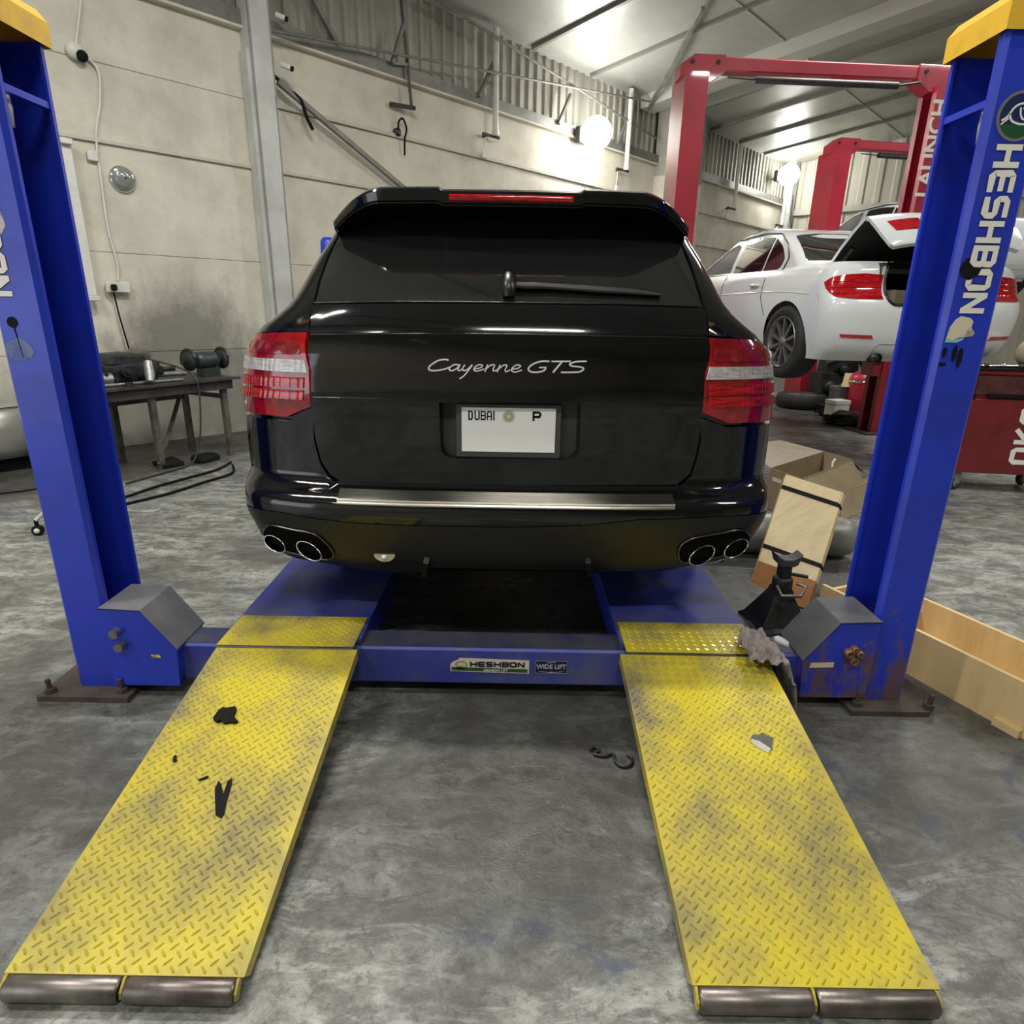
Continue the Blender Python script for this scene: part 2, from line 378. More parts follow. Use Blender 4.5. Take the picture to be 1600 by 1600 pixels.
def post_material():
    """blue paint that is scraped to rust towards the foot"""
    m = M_blue.copy(); m.name = 'blue_paint_rusty_foot'; nt = m.node_tree; b = nt.nodes['Principled BSDF']; L = nt.links.new
    src = b.inputs['Base Color'].links[0].from_socket
    tc = nt.nodes.new('ShaderNodeTexCoord'); sx = nt.nodes.new('ShaderNodeSeparateXYZ'); L(tc.outputs['Object'], sx.inputs[0])
    mp = nt.nodes.new('ShaderNodeMapping'); mp.inputs['Scale'].default_value = (1, 1, .45); L(tc.outputs['Object'], mp.inputs[0])
    n = nt.nodes.new('ShaderNodeTexNoise'); n.inputs['Scale'].default_value = 11; n.inputs['Detail'].default_value = 9; n.inputs['Roughness'].default_value = .7; L(mp.outputs[0], n.inputs['Vector'])
    r = nt.nodes.new('ShaderNodeMapRange'); r.inputs[1].default_value = .0; r.inputs[2].default_value = .50; r.inputs[3].default_value = .17; r.inputs[4].default_value = -.10; L(sx.outputs[2], r.inputs[0])
    a = nt.nodes.new('ShaderNodeMath'); a.operation = 'ADD'; L(n.outputs['Fac'], a.inputs[0]); L(r.outputs[0], a.inputs[1])
    k = nt.nodes.new('ShaderNodeMapRange'); k.inputs[1].default_value = .56; k.inputs[2].default_value = .66; L(a.outputs[0], k.inputs[0])
    x = nt.nodes.new('ShaderNodeMix'); x.data_type = 'RGBA'; L(k.outputs[0], x.inputs[0]); L(src, x.inputs[6]); x.inputs[7].default_value = (.13, .075, .085, 1); L(x.outputs[2], b.inputs['Base Color'])
    return m
M_post = post_material()
M_bluedusty = mat('dusty_blue', (.035, .05, .30), .5, 0, (.10, .11, .20), 4, .05, 50, lo=.42, hi=.72)
M_greytop = mat('dusty_top', (.125, .125, .125), .6, 0, (.085, .085, .10), 6)
M_capyel = mat('cap_yellow', (.80, .47, .03), .45, 0, (.55, .34, .06), 9, lo=.5, hi=.75)
M_yellow = mat('yellow_tread', (.53, .43, .026), .36, 0, (.15, .125, .072), 3.2, .04, 70, lo=.42, hi=.70, detail=11, coat=.15, rvar=.25)
M_dark = mat('dark_metal', (.03, .03, .03), .45, .5, (.06, .055, .05), 12)
M_rustplate = mat('rusty_plate', (.09, .065, .055), .75, .2, (.05, .042, .038), 9, .3, 60)
M_steel = mat('worn_steel', (.26, .23, .21), .38, .85, (.12, .10, .09), 8, .05, 60)
M_chrome = mat('chrome', (.75, .75, .75), .10, 1.)
M_brushed = mat('brushed_steel', (.62, .58, .49), .28, 1., (.42, .39, .33), 30, stretch=(.2, 4, 4))
M_letter = mat('letter_white', (.82, .80, .72), .5)
M_navyout = mat('letter_outline', (.006, .008, .05), .5)
M_black = mat('black_mark', (.008, .008, .008), .75, spec=.15)
M_carblack = mat('black_car_paint', (.0035, .0037, .0045), .08, 0, coat=.45, spec=.5)
M_gap = mat('seam_black', (.001, .001, .001), .8, spec=.1)
M_glassdark = mat('tinted_glass', (.012, .013, .0125), .04, 0, spec=.7, coat=.7)
M_valance = mat('satin_black', (.013, .0128, .011), .38, 0, bump=.05, bscale=300, spec=.4)
M_rubber = mat('rubber', (.015, .015, .015), .7, 0, (.03, .03, .028), 12)
M_trim = mat('black_trim', (.008, .008, .008), .35)
M_redlens = mat('red_lens', (.42, .004, .008), .10, 0, (.16, .002, .004), 14, coat=1., lo=.4, hi=.65)
M_redlens2 = mat('red_lens_bright', (.62, .006, .012), .10, 0, (.20, .002, .005), 26, coat=.8, stretch=(.6, .6, 6), lo=.42, hi=.6)
M_clearlens = mat('clear_lens', (.72, .68, .66), .12, 0, (.35, .33, .33), 30, coat=1., stretch=(1, 1, 5))
M_red = mat('red_lift_paint', (.42, .018, .040), .38, 0, (.27, .012, .025), 2.5, .04, 40, coat=.3, lo=.4, hi=.8)
M_carwhite = mat('white_car_paint', (.74, .76, .76), .16, 0, coat=.8)
M_carsilver = mat('silver_car_paint', (.40, .40, .36), .25, .5, coat=.6)
M_card = mat('cardboard', (.30, .235, .14), .85, 0, (.25, .19, .11), 5, .1, 90)
M_ply = mat('plywood', (.62, .50, .29), .7, 0, (.45, .35, .19), 4, .05, 60, stretch=(1, 4, 1), lo=.45, hi=.8)
M_pine = mat('pine_board', (.70, .51, .24), .6, 0, (.50, .33, .13), 3.5, .04, 50, stretch=(3, 3, .7), lo=.5, hi=.85)
M_orange = mat('orange_stained_wood', (.33, .14, .035), .7, 0, (.22, .08, .02), 5)
M_grey = mat('grey_enamel', (.27, .27, .25), .4, .2, (.2, .2, .18), 5)
M_cloth = mat('dirty_cloth', (.36, .31, .29), .95, 0, (.16, .13, .12), 9, .3, 120)
M_cream = mat('cream_label', (.68, .60, .43), .7, 0, (.30, .25, .17), 14, lo=.55, hi=.7)
M_green = mat('sticker_green', (.02, .09, .03), .5)
M_toolred = mat('tool_cart_red', (.19, .014, .018), .35, 0, (.12, .010, .012), 4, coat=.3)
M_cast = mat('cast_metal', (.055, .058, .06), .5, .6, (.025, .026, .028), 10, .35, 30)
M_alu = mat('cast_aluminium', (.32, .32, .31), .42, .8, (.18, .18, .17), 12, .2, 40)
M_grindgreen = mat('grinder_green', (.045, .062, .060), .42, .3, (.03, .04, .04), 9)
M_bench = mat('oily_bench', (.045, .043, .040), .42, .3, (.09, .085, .075), 6, .1, 30)
M_benchleg = mat('bench_leg', (.13, .12, .10), .7, .2, (.05, .048, .042), 9)
M_lampglare = mat('lamp_glow', (1, .98, .92), .5, emit=30)
M_filltubeglow = mat('fill_tube_glow', (1, .98, .94), .5, emit=14)

# ------------------------------------------------------------------ the setting
S0, S1, NW = -9.6, 15.35, 20.0
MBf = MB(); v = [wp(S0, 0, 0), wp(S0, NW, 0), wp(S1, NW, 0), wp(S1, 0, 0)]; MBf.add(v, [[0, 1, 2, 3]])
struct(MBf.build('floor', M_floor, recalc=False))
m = MB()                                             # rendered block wall, courses marked by fine grooves
courses = [0, .95, 1.9, 2.86, 3.52, 4.15]
for a, b in zip(courses[:-1], courses[1:]):
    m.add([wp(S0, 0, a+.006), wp(S1, 0, a+.006), wp(S1, 0, b-.006), wp(S0, 0, b-.006)], [[0, 1, 2, 3]])
    m.add([wp(S0, 0, b-.006), wp(S1, 0, b-.006), wp(S1, -.012, b), wp(S0, -.012, b)], [[0, 1, 2, 3]])
    m.add([wp(S0, -.012, b), wp(S1, -.012, b), wp(S1, 0, b+.006), wp(S0, 0, b+.006)], [[0, 1, 2, 3]])
m.add([wp(S0, 0, 0), wp(S1, 0, 0), wp(S1, 0, .006), wp(S0, 0, .006)], [[0, 1, 2, 3]])
m.add([wp(S0, 0, 4.15), wp(S1, 0, 4.15), wp(S1, -.2, 4.15), wp(S0, -.2, 4.15)], [[0, 1, 2, 3]])
struct(m.build('wall_left', M_wall, recalc=False))
def clad(a, b, off, z0, ztop, pitch=.19, dep=.035):
    """ribbed sheet between two plan points; off(t) is the inward normal"""
    m = MB(); d = (b-a); Ln = d.length; d.normalize(); k = int(Ln/pitch); rows = [[], []]
    for i in range(k):
        for t, q in ((0, 0), (.52, 0), (.62, 1), (.90, 1)):
            p = a+d*(i+t)*pitch+off*(dep*q); rows[0].append(p+Vector((0, 0, z0))); rows[1].append(p+Vector((0, 0, ztop(p))))
    return m.grid(rows, smooth=False)
zt = lambda p: ceil_z(max(0, (p-P0).dot(N)))
struct(clad(wp(S0, -.1, 0), wp(S1, -.1, 0), N, 4.15, zt).build('wall_left_cladding', M_clad, recalc=False))
struct(clad(wp(S1, 0, 0), wp(S1, NW, 0), -W, 0, zt, .38).build('wall_back', mat('back_sheet', (.50, .48, .40), .6, .1, (.40, .385, .32), 1.5, stretch=(1, 1, .3)), recalc=False))
struct(clad(wp(S0, NW, 0), wp(S1, NW, 0), -N, 0, zt, .38).build('wall_right', M_clad, recalc=False))
m = MB()                                             # front wall behind the camera, with the roller-door opening
d0, d1, dz = 2.9, 6.3, 3.3
for a, b, z0 in ((0, d0, 0), (d0, d1, dz), (d1, NW, 0)):
    for i in range(12):
        u, w_ = a+(b-a)*i/12, a+(b-a)*(i+1)/12
        m.add([wp(S0, u, z0), wp(S0, w_, z0), wp(S0, w_, ceil_z(w_)), wp(S0, u, ceil_z(u))], [[0, 1, 2, 3]])
struct(m.build('wall_front', M_wall, recalc=False))
m = MB(); m.box((-.06, 0, 0), (.06, .12, dz), Matrix.Translation(wp(S0, d0, 0)) @ Matrix.Rotation(RZ_WALL, 4, 'Z')); m.box((-.06, 0, 0), (.06, .12, dz), Matrix.Translation(wp(S0, d1, 0)) @ Matrix.Rotation(RZ_WALL, 4, 'Z'))
struct(m.build('door_1', M_greysteel))
m = MB()
for a, b in ((-.25, 10), (10, NW+.2)):
    rows = []
    for i in range(41):
        n_ = a+(b-a)*i/40; rows.append([wp(s, n_, ceil_z(n_)) for s in np.linspace(S0, S1, 50)])
    m.grid(rows, smooth=False)
struct(m.build('ceiling', M_ceil, recalc=False))
k = 1
def trim(mb, mt):
    global k
    o = struct(mb.build('trim_%d' % k, mt)); k += 1; return o
for s_, w_, h_ in ((-4.6, .07, .05), (-1.6, .07, .05), (1.9, .07, .05), (4.95, .06, .05), (6.42, .06, .05), (9.35, .08, .06), (10.7, .06, .05), (12.1, .06, .05), (13.5, .06, .05)):
    b = MB(); b.bar(wp(s_, 0, ceil_z(0)-h_/2), wp(s_, 10, ceil_z(10)-h_/2), w_, h_); trim(b, mat('ceiling_joint', (.24, .24, .21), .5, .3))
for n_ in (2.55, 6.4):                               # lengthwise lap of the foil sheets
    b = MB(); b.bar(wp(S0, n_, ceil_z(n_)-.006), wp(S1, n_, ceil_z(n_)-.006), .05, .012); trim(b, mat('ceiling_lap', (.42, .42, .38), .4, .3))
for s_ in (8.15, -6.0):                              # boxed rafters
    b = MB(); b.bar(wp(s_, 0, ceil_z(0)-.10), wp(s_, 10, ceil_z(10)-.10), .42, .20); b.bar(wp(s_, 10, ceil_z(10)-.10), wp(s_, 20, ceil_z(20)-.10), .42, .20); trim(b, mat('rafter_paint', (.44, .44, .40), .5))
b = MB(); b.bar(wp(8.05, .1, ceil_z(.1)-.21), wp(5.8, 2.3, ceil_z(2.3)-.1), .05, .05); trim(b, M_greysteel)          # roof brace
# steel columns against the left wall
def column(s_, w_=.24, d_=.22, m_=M_colpaint):
    b = MB(); Mx = Matrix.Translation(wp(s_, 0, 0)) @ Matrix.Rotation(RZ_WALL, 4, 'Z')
    b.box((-w_/2, -d_, 0), (-w_/2+.02, 0, 5.2), Mx); b.box((w_/2-.02, -d_, 0), (w_/2, 0, 5.2), Mx); b.box((-w_/2, -d_, 0), (w_/2, -d_+.02, 5.2), Mx)
    b.box((-w_/2-.03, -d_+.05, 0), (-w_/2, -.02, 3.95), Mx); trim(b, m_)
column(.52); column(-6.2); column(15.1, .25, .25)
b = MB(); Mx = Matrix.Translation(wp(9.2, 0, 0)) @ Matrix.Rotation(RZ_WALL, 4, 'Z')
b.box((-.6, -.30, 3.95), (.75, 0, 5.2), Mx); trim(b, mat('bare_render', (.28, .275, .24), .85, 0, (.36, .35, .30), 3))
b = MB(); b.box((-.6, -.30, 0), (.75, 0, 3.95), Mx); trim(b, M_wall)
# angle purlin along the top of the block wall, and flat cable trunking
b = MB(); b.bar(wp(S0, .02, 4.24), wp(S1, .02, 4.24), .10, .14); trim(b, M_greysteel)
b = MB(); b.bar(wp(S0, .03, 4.155), wp(S1, .03, 4.155), .10, .025); trim(b, M_wall)
b = MB(); b.bar(wp(.64, .02, 3.53), wp(15.0, .02, 3.53), .03, .04); trim(b, mat('trunking', (.52, .50, .42), .6))
b = MB(); b.bar(wp(-3.5, .015, 2.87), wp(15.0, .015, 2.87), .03, .03); trim(b, mat('trunking', (.5, .5, .5)))
# back-wall rails
b = MB(); b.bar(wp(S1-.08, 0, 4.0), wp(S1-.08, 12, 4.0), .06, .14); trim(b, mat('rail_paint', (.42, .41, .36), .5))
b = MB(); b.bar(wp(S1-.1, .95, 0), wp(S1-.1, .95, 5.2), .12, .14, (1, 0, 0)); trim(b, mat('rail_paint', (1, 1, 1)))

# ------------------------------------------------------------------ four-post lift
PX, PY, PW, PD, PH = 1.6, 2.09, .163, .25, 2.22
BLETTER = dict(w=.062, h=.074, gap=.0055)
def lift_post(sx, y0, label, paint):
    """C-section column, open towards the lift's middle; sx = side, y0 = near face"""
    base = Vector((sx*(PX-PW/2), y0+PD/2, 0))
    t = thing('lift_post', label, 'lift post', base, 'blue posts of the car lift')
    X = lambda u: sx*(PX-u)                        # u: distance inwards from the outer web
    th = .010; lp = .028; r = .014
    # closed C outline (u, y)
    o_ = [(r, 0), (PW-r, 0), (PW, r), (PW, lp), (PW-th, lp), (PW-th, th+.004), (th, th), (th, PD-th), (PW-th, PD-th-.004), (PW-th, PD-lp), (PW, PD-lp), (PW, PD-r), (PW-r, PD), (r, PD), (0, PD-r), (0, r)]
    b = MB(); n = len(o_)
    rows = [[Vector((X(u), y0+y, z)) for u, y in o_] for z in (.022, PH)]
    b.grid(rows, closed=True, smooth=False)
    b.build('column', paint, t)
    b = MB(); cx0, cx1 = sorted((X(-.11), X(PW+.07)))
    b.prism([(cx0, y0-.075), (cx1-.05 if sx > 0 else cx1, y0-.075), (cx1, y0-.03), (cx1, y0+PD+.1), (cx0, y0+PD+.1), (cx0, y0-.03)], lambda u, v, d: Vector((u, v, d)), .022)
    b.build('base_plate', M_rustplate, t)
    for u, y in ((-.075, -.045), (PW+.03, -.035), (-.075, PD+.06)):
        c = Vector((X(u), y0+y, .022)); b = MB(); b.lathe([(0, .018), (.02, .018), (.02, 0)], Matrix.Translation(c), 6, False); b.tube([c, c+Vector((.004*sx, 0, .055))], .009, 8)
        b.build('anchor_bolt', M_rustplate, t)
    # cap hood
    b = MB(); x0, x1 = sorted((X(-.012), X(PW+.012))); ya, yb = y0-.012, y0+PD+.012
    q = [(x0, ya), (x1, ya), (x1, yb), (x0, yb)]; ins = [(x0+.015, ya+.02), (x1-.015, ya+.02), (x1-.015, yb-.02), (x0+.015, yb-.02)]
    rows = [[Vector((u, v, PH-.012)) for u, v in q], [Vector((u, v, PH+.058)) for u, v in q], [Vector((u, v, PH+.085)) for u, v in ins]]
    b.grid(rows, closed=True, smooth=False); b.add(rows[2], [[0, 1, 2, 3]]); b.build('cap', M_capyel, t)
    b = MB(); b.box((min(X(PW-.004), X(PW-.03)), y0+.01, PH-.19), (max(X(PW-.004), X(PW-.03)), y0+PD-.01, PH-.17)); b.build('tie_bar', M_blue, t)
    b = MB(); b.tube([(X(.09), y0+.085, .3), (X(.09), y0+.085, PH-.05)], .007, 8); b.build('lifting_cable', M_steel, t)
    b = MB(); b.lathe([(0, .10), (.022, .10), (.026, .05), (.022, 0), (0, 0)], Matrix.Translation((X(.10), y0+.09, PH-.27)), 14); b.build('cable_end', M_white, t)
    b = MB(); b.box((min(X(th+.001), X(th+.018)), y0+.12, .3), (max(X(th+.001), X(th+.018)), y0+.17, PH-.05)); b.build('safety_ladder', M_bluedusty, t)
    return t, X
lpost, LX = lift_post(-1, PY, 'blue lift post at the left edge with a worn white patch and yellow cap', M_blue)
rpost, RX = lift_post(1, PY, 'blue lift post on the right with white lettering and a round fish emblem', M_post)
FY = PY - .0006
def face(cx, z_top):          # lettering reads downwards: u runs down, v runs to the right
    return lambda u, v, d: Vector((cx+v, FY-d, z_top-u))
for root, cx, zt_, lab in ((rpost, 1.518, 1.925, None), (lpost, -1.563, 1.925, None)):
    b = MB(); f = lambda u, v, d, cx=cx, zt_=zt_: Vector((cx-.037+v, FY-d, zt_-u)); block_text(b, 'HESHBON', .056, .076, .0127, lambda u, v, d: f(u, v, d), sw=.29, depth=.0010)
    ol = MB()
    block_text(ol, 'HESHBON', .056, .076, .0127, lambda u, v, d: f(u, v, d)+Vector((0, .0003, 0)), sw=.37, depth=.0005)
    b.build('lettering', M_letter, root); ol.build('lettering_outline', M_navyout, root)
    # round emblem
    ec = Vector((cx+.008, FY, zt_+.075)); f2 = lambda u, v, d, ec=ec: ec+Vector((u, -d, v))
    circ = lambda r_, a0=0, a1=2*math.pi, n_=40: [(r_*math.cos(a0+(a1-a0)*i/n_), r_*math.sin(a0+(a1-a0)*i/n_)) for i in range(n_+1)]
    e = MB(); ribbon(e, circ(.0615), .008, f2, .0016); em = e.build('emblem', mat('emblem_silver', (.55, .53, .46), .3, .8), root)
    e = MB(); e.prism(circ(.058)[:-1], f2, .0007); e.build('emblem_sky', mat('emblem_navy', (.008, .02, .10), .4), em)
    e = MB(); pl = circ(.0575, math.pi*1.12, math.pi*1.88, 24); e.prism(pl, f2, .0011); e.build('emblem_ground', mat('emblem_green', (.015, .08, .03), .4), em)
    e = MB(); f3 = lambda u, v, d: f2(u, v, d+.001)
    ribbon(e, smooth_line([(-.05, -.012), (-.035, -.002), (-.02, .022), (0, .032), (.025, .03), (.043, .012), (.045, -.006), (.03, -.018), (.005, -.02), (-.02, -.012), (-.03, .006)]), .0055, f3, .0006)
    ribbon(e, smooth_line([(-.002, .022), (.002, .004), (.012, -.008), (.03, -.006), (.036, .006), (.024, .018), (.006, .02)]), .005, f3, .0006); ribbon(e, [(-.05, -.022), (-.03, -.006)], .004, f3, .0006)
    e.build('emblem_fish', M_letter, em)
def blot(root, name, c, rx, rz, m_, seed, d=.0012, jag=.22, n=26, y=None):
    rnd = random.Random(seed); pts = []
    for i in range(n):
        t = 2*math.pi*i/n; k_ = 1-jag*rnd.random(); pts.append((rx*k_*math.cos(t), rz*k_*math.sin(t)))
    b = MB(); b.prism(pts, lambda u, v, q: Vector((c[0]+u, (FY if y is None else y)-q, c[1]+v)), d); return b.build(name, m_, root)
blot(rpost, 'grease_mark', (1.485, 1.586), .034, .034, M_black, 1, jag=.12)
b = MB(); b.prism([(1.458, 1.378), (1.462, 1.41), (1.475, 1.435), (1.49, 1.445), (1.52, 1.44), (1.532, 1.43), (1.53, 1.41), (1.545, 1.395), (1.54, 1.384), (1.50, 1.38), (1.48, 1.372)], lambda u, v, d: Vector((u, FY-d, v)), .001); b.build('torn_sticker', M_cream, rpost)
b = MB(); b.prism([(1.456, 1.364), (1.458, 1.378), (1.48, 1.372), (1.515, 1.379), (1.51, 1.372), (1.495, 1.364)], lambda u, v, d: Vector((u, FY-d, v)), .0011); b.build('sticker_edge', mat('teal', (.22, .55, .50), .6), rpost)
for i, (x, z, a_, c_) in enumerate(((1.463, 1.333, .008, .018), (1.463, 1.295, .014, .007), (1.495, 1.33, .009, .03), (1.515, 1.315, .010, .035))): blot(rpost, 'scuff_mark', (x, z), a_, c_, M_black, 20+i, .0008)
blot(lpost, 'grease_mark', (-1.545, 1.375), .018, .018, M_black, 3, jag=.1)
b = MB(); b.prism([(-1.546, 1.37), (-1.542, 1.37), (-1.532, 1.265), (-1.534, 1.265)], lambda u, v, d: Vector((u, FY-d, v)), .001); b.build('drip_mark', M_black, lpost)
blot(lpost, 'worn_patch', (-1.54, 1.29), .05, .04, mat('faded_paint', (.20, .25, .36), .5, 0, (.08, .11, .34), 14), 5, .0004)
b = MB(); b.prism([(-1.598, 2.0), (-1.595, 1.45), (-1.58, 1.52), (-1.53, 1.62), (-1.50, 1.66), (-1.512, 1.78), (-1.54, 1.90), (-1.56, 1.97)], lambda u, v, d: Vector((u, FY-d, v)), .0003); b.build('worn_patch', mat('worn_white', (.55, .50, .55), .6, 0, (.06, .08, .35), 9, lo=.5, hi=.62), lpost)
fl, _ = lift_post(-1, 6.75, 'far blue lift post with a motor, mostly hidden behind the black car on its left', M_blue)
fr, _ = lift_post(1, 6.75, 'far blue lift post hidden behind the right side of the black car', M_blue)
b = MB(); c = Vector((-1.84, 6.85, 1.98)); b.lathe([(0, .12), (.05, .115), (.075, .08), (.08, -.07), (.06, -.11), (0, -.11)], Matrix.Translation(c)); b.box((-1.80, 6.8, 1.93), (-1.6, 6.9, 2.02)); b.build('motor', M_blue, fl)
# crossbeam with end carriages
beam = thing('lift_crossbeam', 'blue lift crossbeam on the floor between the posts with a name sticker', 'lift beam', (0, 2.15, .05))
BY = 2.105
b = MB(); b.box((-1.2, BY, .05), (1.2, BY+.14, .205), bev=.008); b.build('beam', M_bluedusty, beam)
b = MB(); b.box((-1.19, BY+.012, .205), (1.19, BY+.128, .207)); b.build('beam_top_dirt', mat('oily_dirt', (.05, .05, .055), .55, 0, (.02, .025, .07), 7), beam)
for s in (-1, 1):
    prof = [(1.435, .05), (1.185, .05), (1.175, .215), (1.285, .365), (1.435, .37)]
    b = MB(); b.prism([(s*x, z) for x, z in prof], lambda u, v, d: Vector((u, 2.06+d, v)), .20); c_ = b.build('carriage', M_post if s > 0 else M_blue, beam)
    b = MB(); f = lambda a, z_: [Vector((s*a, 2.05, z_)), Vector((s*a, 2.265, z_))]
    b.grid([f(1.169, .207), f(1.169, .214), f(1.283, .372), f(1.435, .378), f(1.435, .37)], smooth=False); b.build('carriage_cover', M_greytop, c_)
b = MB(); b.prism([(-1.275, .185), (-1.245, .183), (-1.238, .172), (-1.27, .170)], lambda u, v, d: Vector((u, 2.0595-d, v)), .0015); b.build('warning_label', mat('label_yellow', (.75, .55, .03), .5, 0, (.25, .18, .02), 60, lo=.55, hi=.6), beam)
b = MB(); b.prism([(1.20, .178), (1.29, .182), (1.29, .202), (1.205, .199)], lambda u, v, d: Vector((u, 2.0595-d, v)), .0015); b.build('white_label', M_cream, beam)
for x, z in ((-1.385, .30), (-1.375, .245)):
    b = MB(); b.cyl((x, 2.06, z-.02), (x, 2.03, z-.02), .017, 10); b.build('bolt', M_alu, beam)
for x, z, r_ in ((1.335, .245, .020), (1.357, .215, .018), (1.372, .245, .015), (1.352, .265, .013)):
    b = MB(); b.lathe([(r_, 0), (r_, .02), (r_*.55, .026), (r_*.5, .01), (0, .01)], Matrix.Translation((x, 2.06, z)) @ Matrix.Rotation(math.pi/2, 4, 'X'), 12); b.build('bolt', mat('bare_copper', (.35, .20, .11), .4, .6, (.2, .1, .06), 30), beam)
sf = lambda u, v, d: Vector((u, BY-.0006-d, v))
b = MB(); b.prism([(-.155, .108), (.149, .102), (.149, .160), (-.12, .166), (-.125, .158), (-.14, .152), (-.155, .14)], sf, .001); st = b.build('name_sticker', M_cream, beam)
b = MB(); b.prism([(-.15, .112), (.143, .107), (.143, .122), (-.15, .127)], lambda u, v, d: sf(u, v, d+.001), .0008); b.build('sticker_strip', M_green, st)
b = MB(); text_mb(b, 'HESHBON LIFT', lambda u, v, d: sf(.02+u, .1145+v, d+.0018), .014); b.build('sticker_small_text', M_letter, st)
b = MB(); block_text(b, 'HESHBON', .026, .021, .0045, lambda u, v, d: sf(-.078+u, .130+v, d+.001), sw=.30, depth=.0008); b.build('sticker_lettering', M_navyout, st)
b = MB(); ribbon(b, smooth_line([(-.135, .123), (-.11, .122), (-.092, .133), (-.10, .149), (-.118, .151), (-.133, .142), (-.125, .130), (-.105, .132)]), .005, lambda u, v, d: sf(u, v, d+.001), .0008); b.build('sticker_emblem', mat('gold_emblem', (.28, .24, .13), .5), st)
b = MB(); b.prism([(.171, .104), (.297, .104), (.297, .162), (.171, .162)], sf, .001); s2 = b.build('badge_sticker', mat('badge_navy', (.012, .014, .045), .4), beam)
b = MB(); text_mb(b, 'WIDE LIFT', lambda u, v, d: sf(.234+u, .134+v*(1+2.2*abs(u)), d+.001), .0245, bold=.0006)
ribbon(b, smooth_line([(.186, .114), (.234, .1105), (.282, .114)]), [.001]*6+[.005]+[.001]*6, lambda u, v, d: sf(u, v, d+.001), .0006)
ribbon(b, [(.215, .150), (.226, .155), (.23, .151), (.24, .156), (.25, .153)], .002, lambda u, v, d: sf(u, v, d+.001), .0006)
for A_, B_ in (((.173, .106), (.295, .106)), ((.295, .106), (.295, .16)), ((.295, .16), (.173, .16)), ((.173, .16), (.173, .106))): ribbon(b, [A_, B_], .0012, lambda u, v, d: sf(u, v, d+.001), .0004)
b.build('badge_lettering', mat('badge_grey', (.42, .44, .50), .5), s2)
# runways, tread flaps and ramps
ZR = .228
def tread(mb, f, u0, u1, v0, v1, flip=1, pu=.0345, pv=.031, h=.0036):
    """raised lozenges in alternate diagonals over a plate, f(u, v, h)"""
    nu = int((u1-u0)/pu*2); nv = int((v1-v0)/pv*2)
    for j in range(nv):
        for i in range(nu):
            if (i+j) % 2: continue
            u = u0+.012+i*pu/2; v = v0+.012+j*pv/2
            if u > u1-.012 or v > v1-.010: continue
            a = math.radians(45)*(1 if j % 2 else -1)*flip; L, w = .0122, .0034
            c, s = math.cos(a), math.sin(a); P = lambda x, y, z: f(u+x*c-y*s, v+x*s+y*c, z)
            mb.add([P(-L, 0, 0), P(-L*.45, -w, 0), P(L*.45, -w, 0), P(L, 0, 0), P(L*.45, w, 0), P(-L*.45, w, 0), P(-L*.6, 0, h), P(L*.6, 0, h)],
                   [[0, 1, 6], [1, 2, 7, 6], [2, 3, 7], [3, 4, 7], [4, 5, 6, 7], [5, 0, 6]])
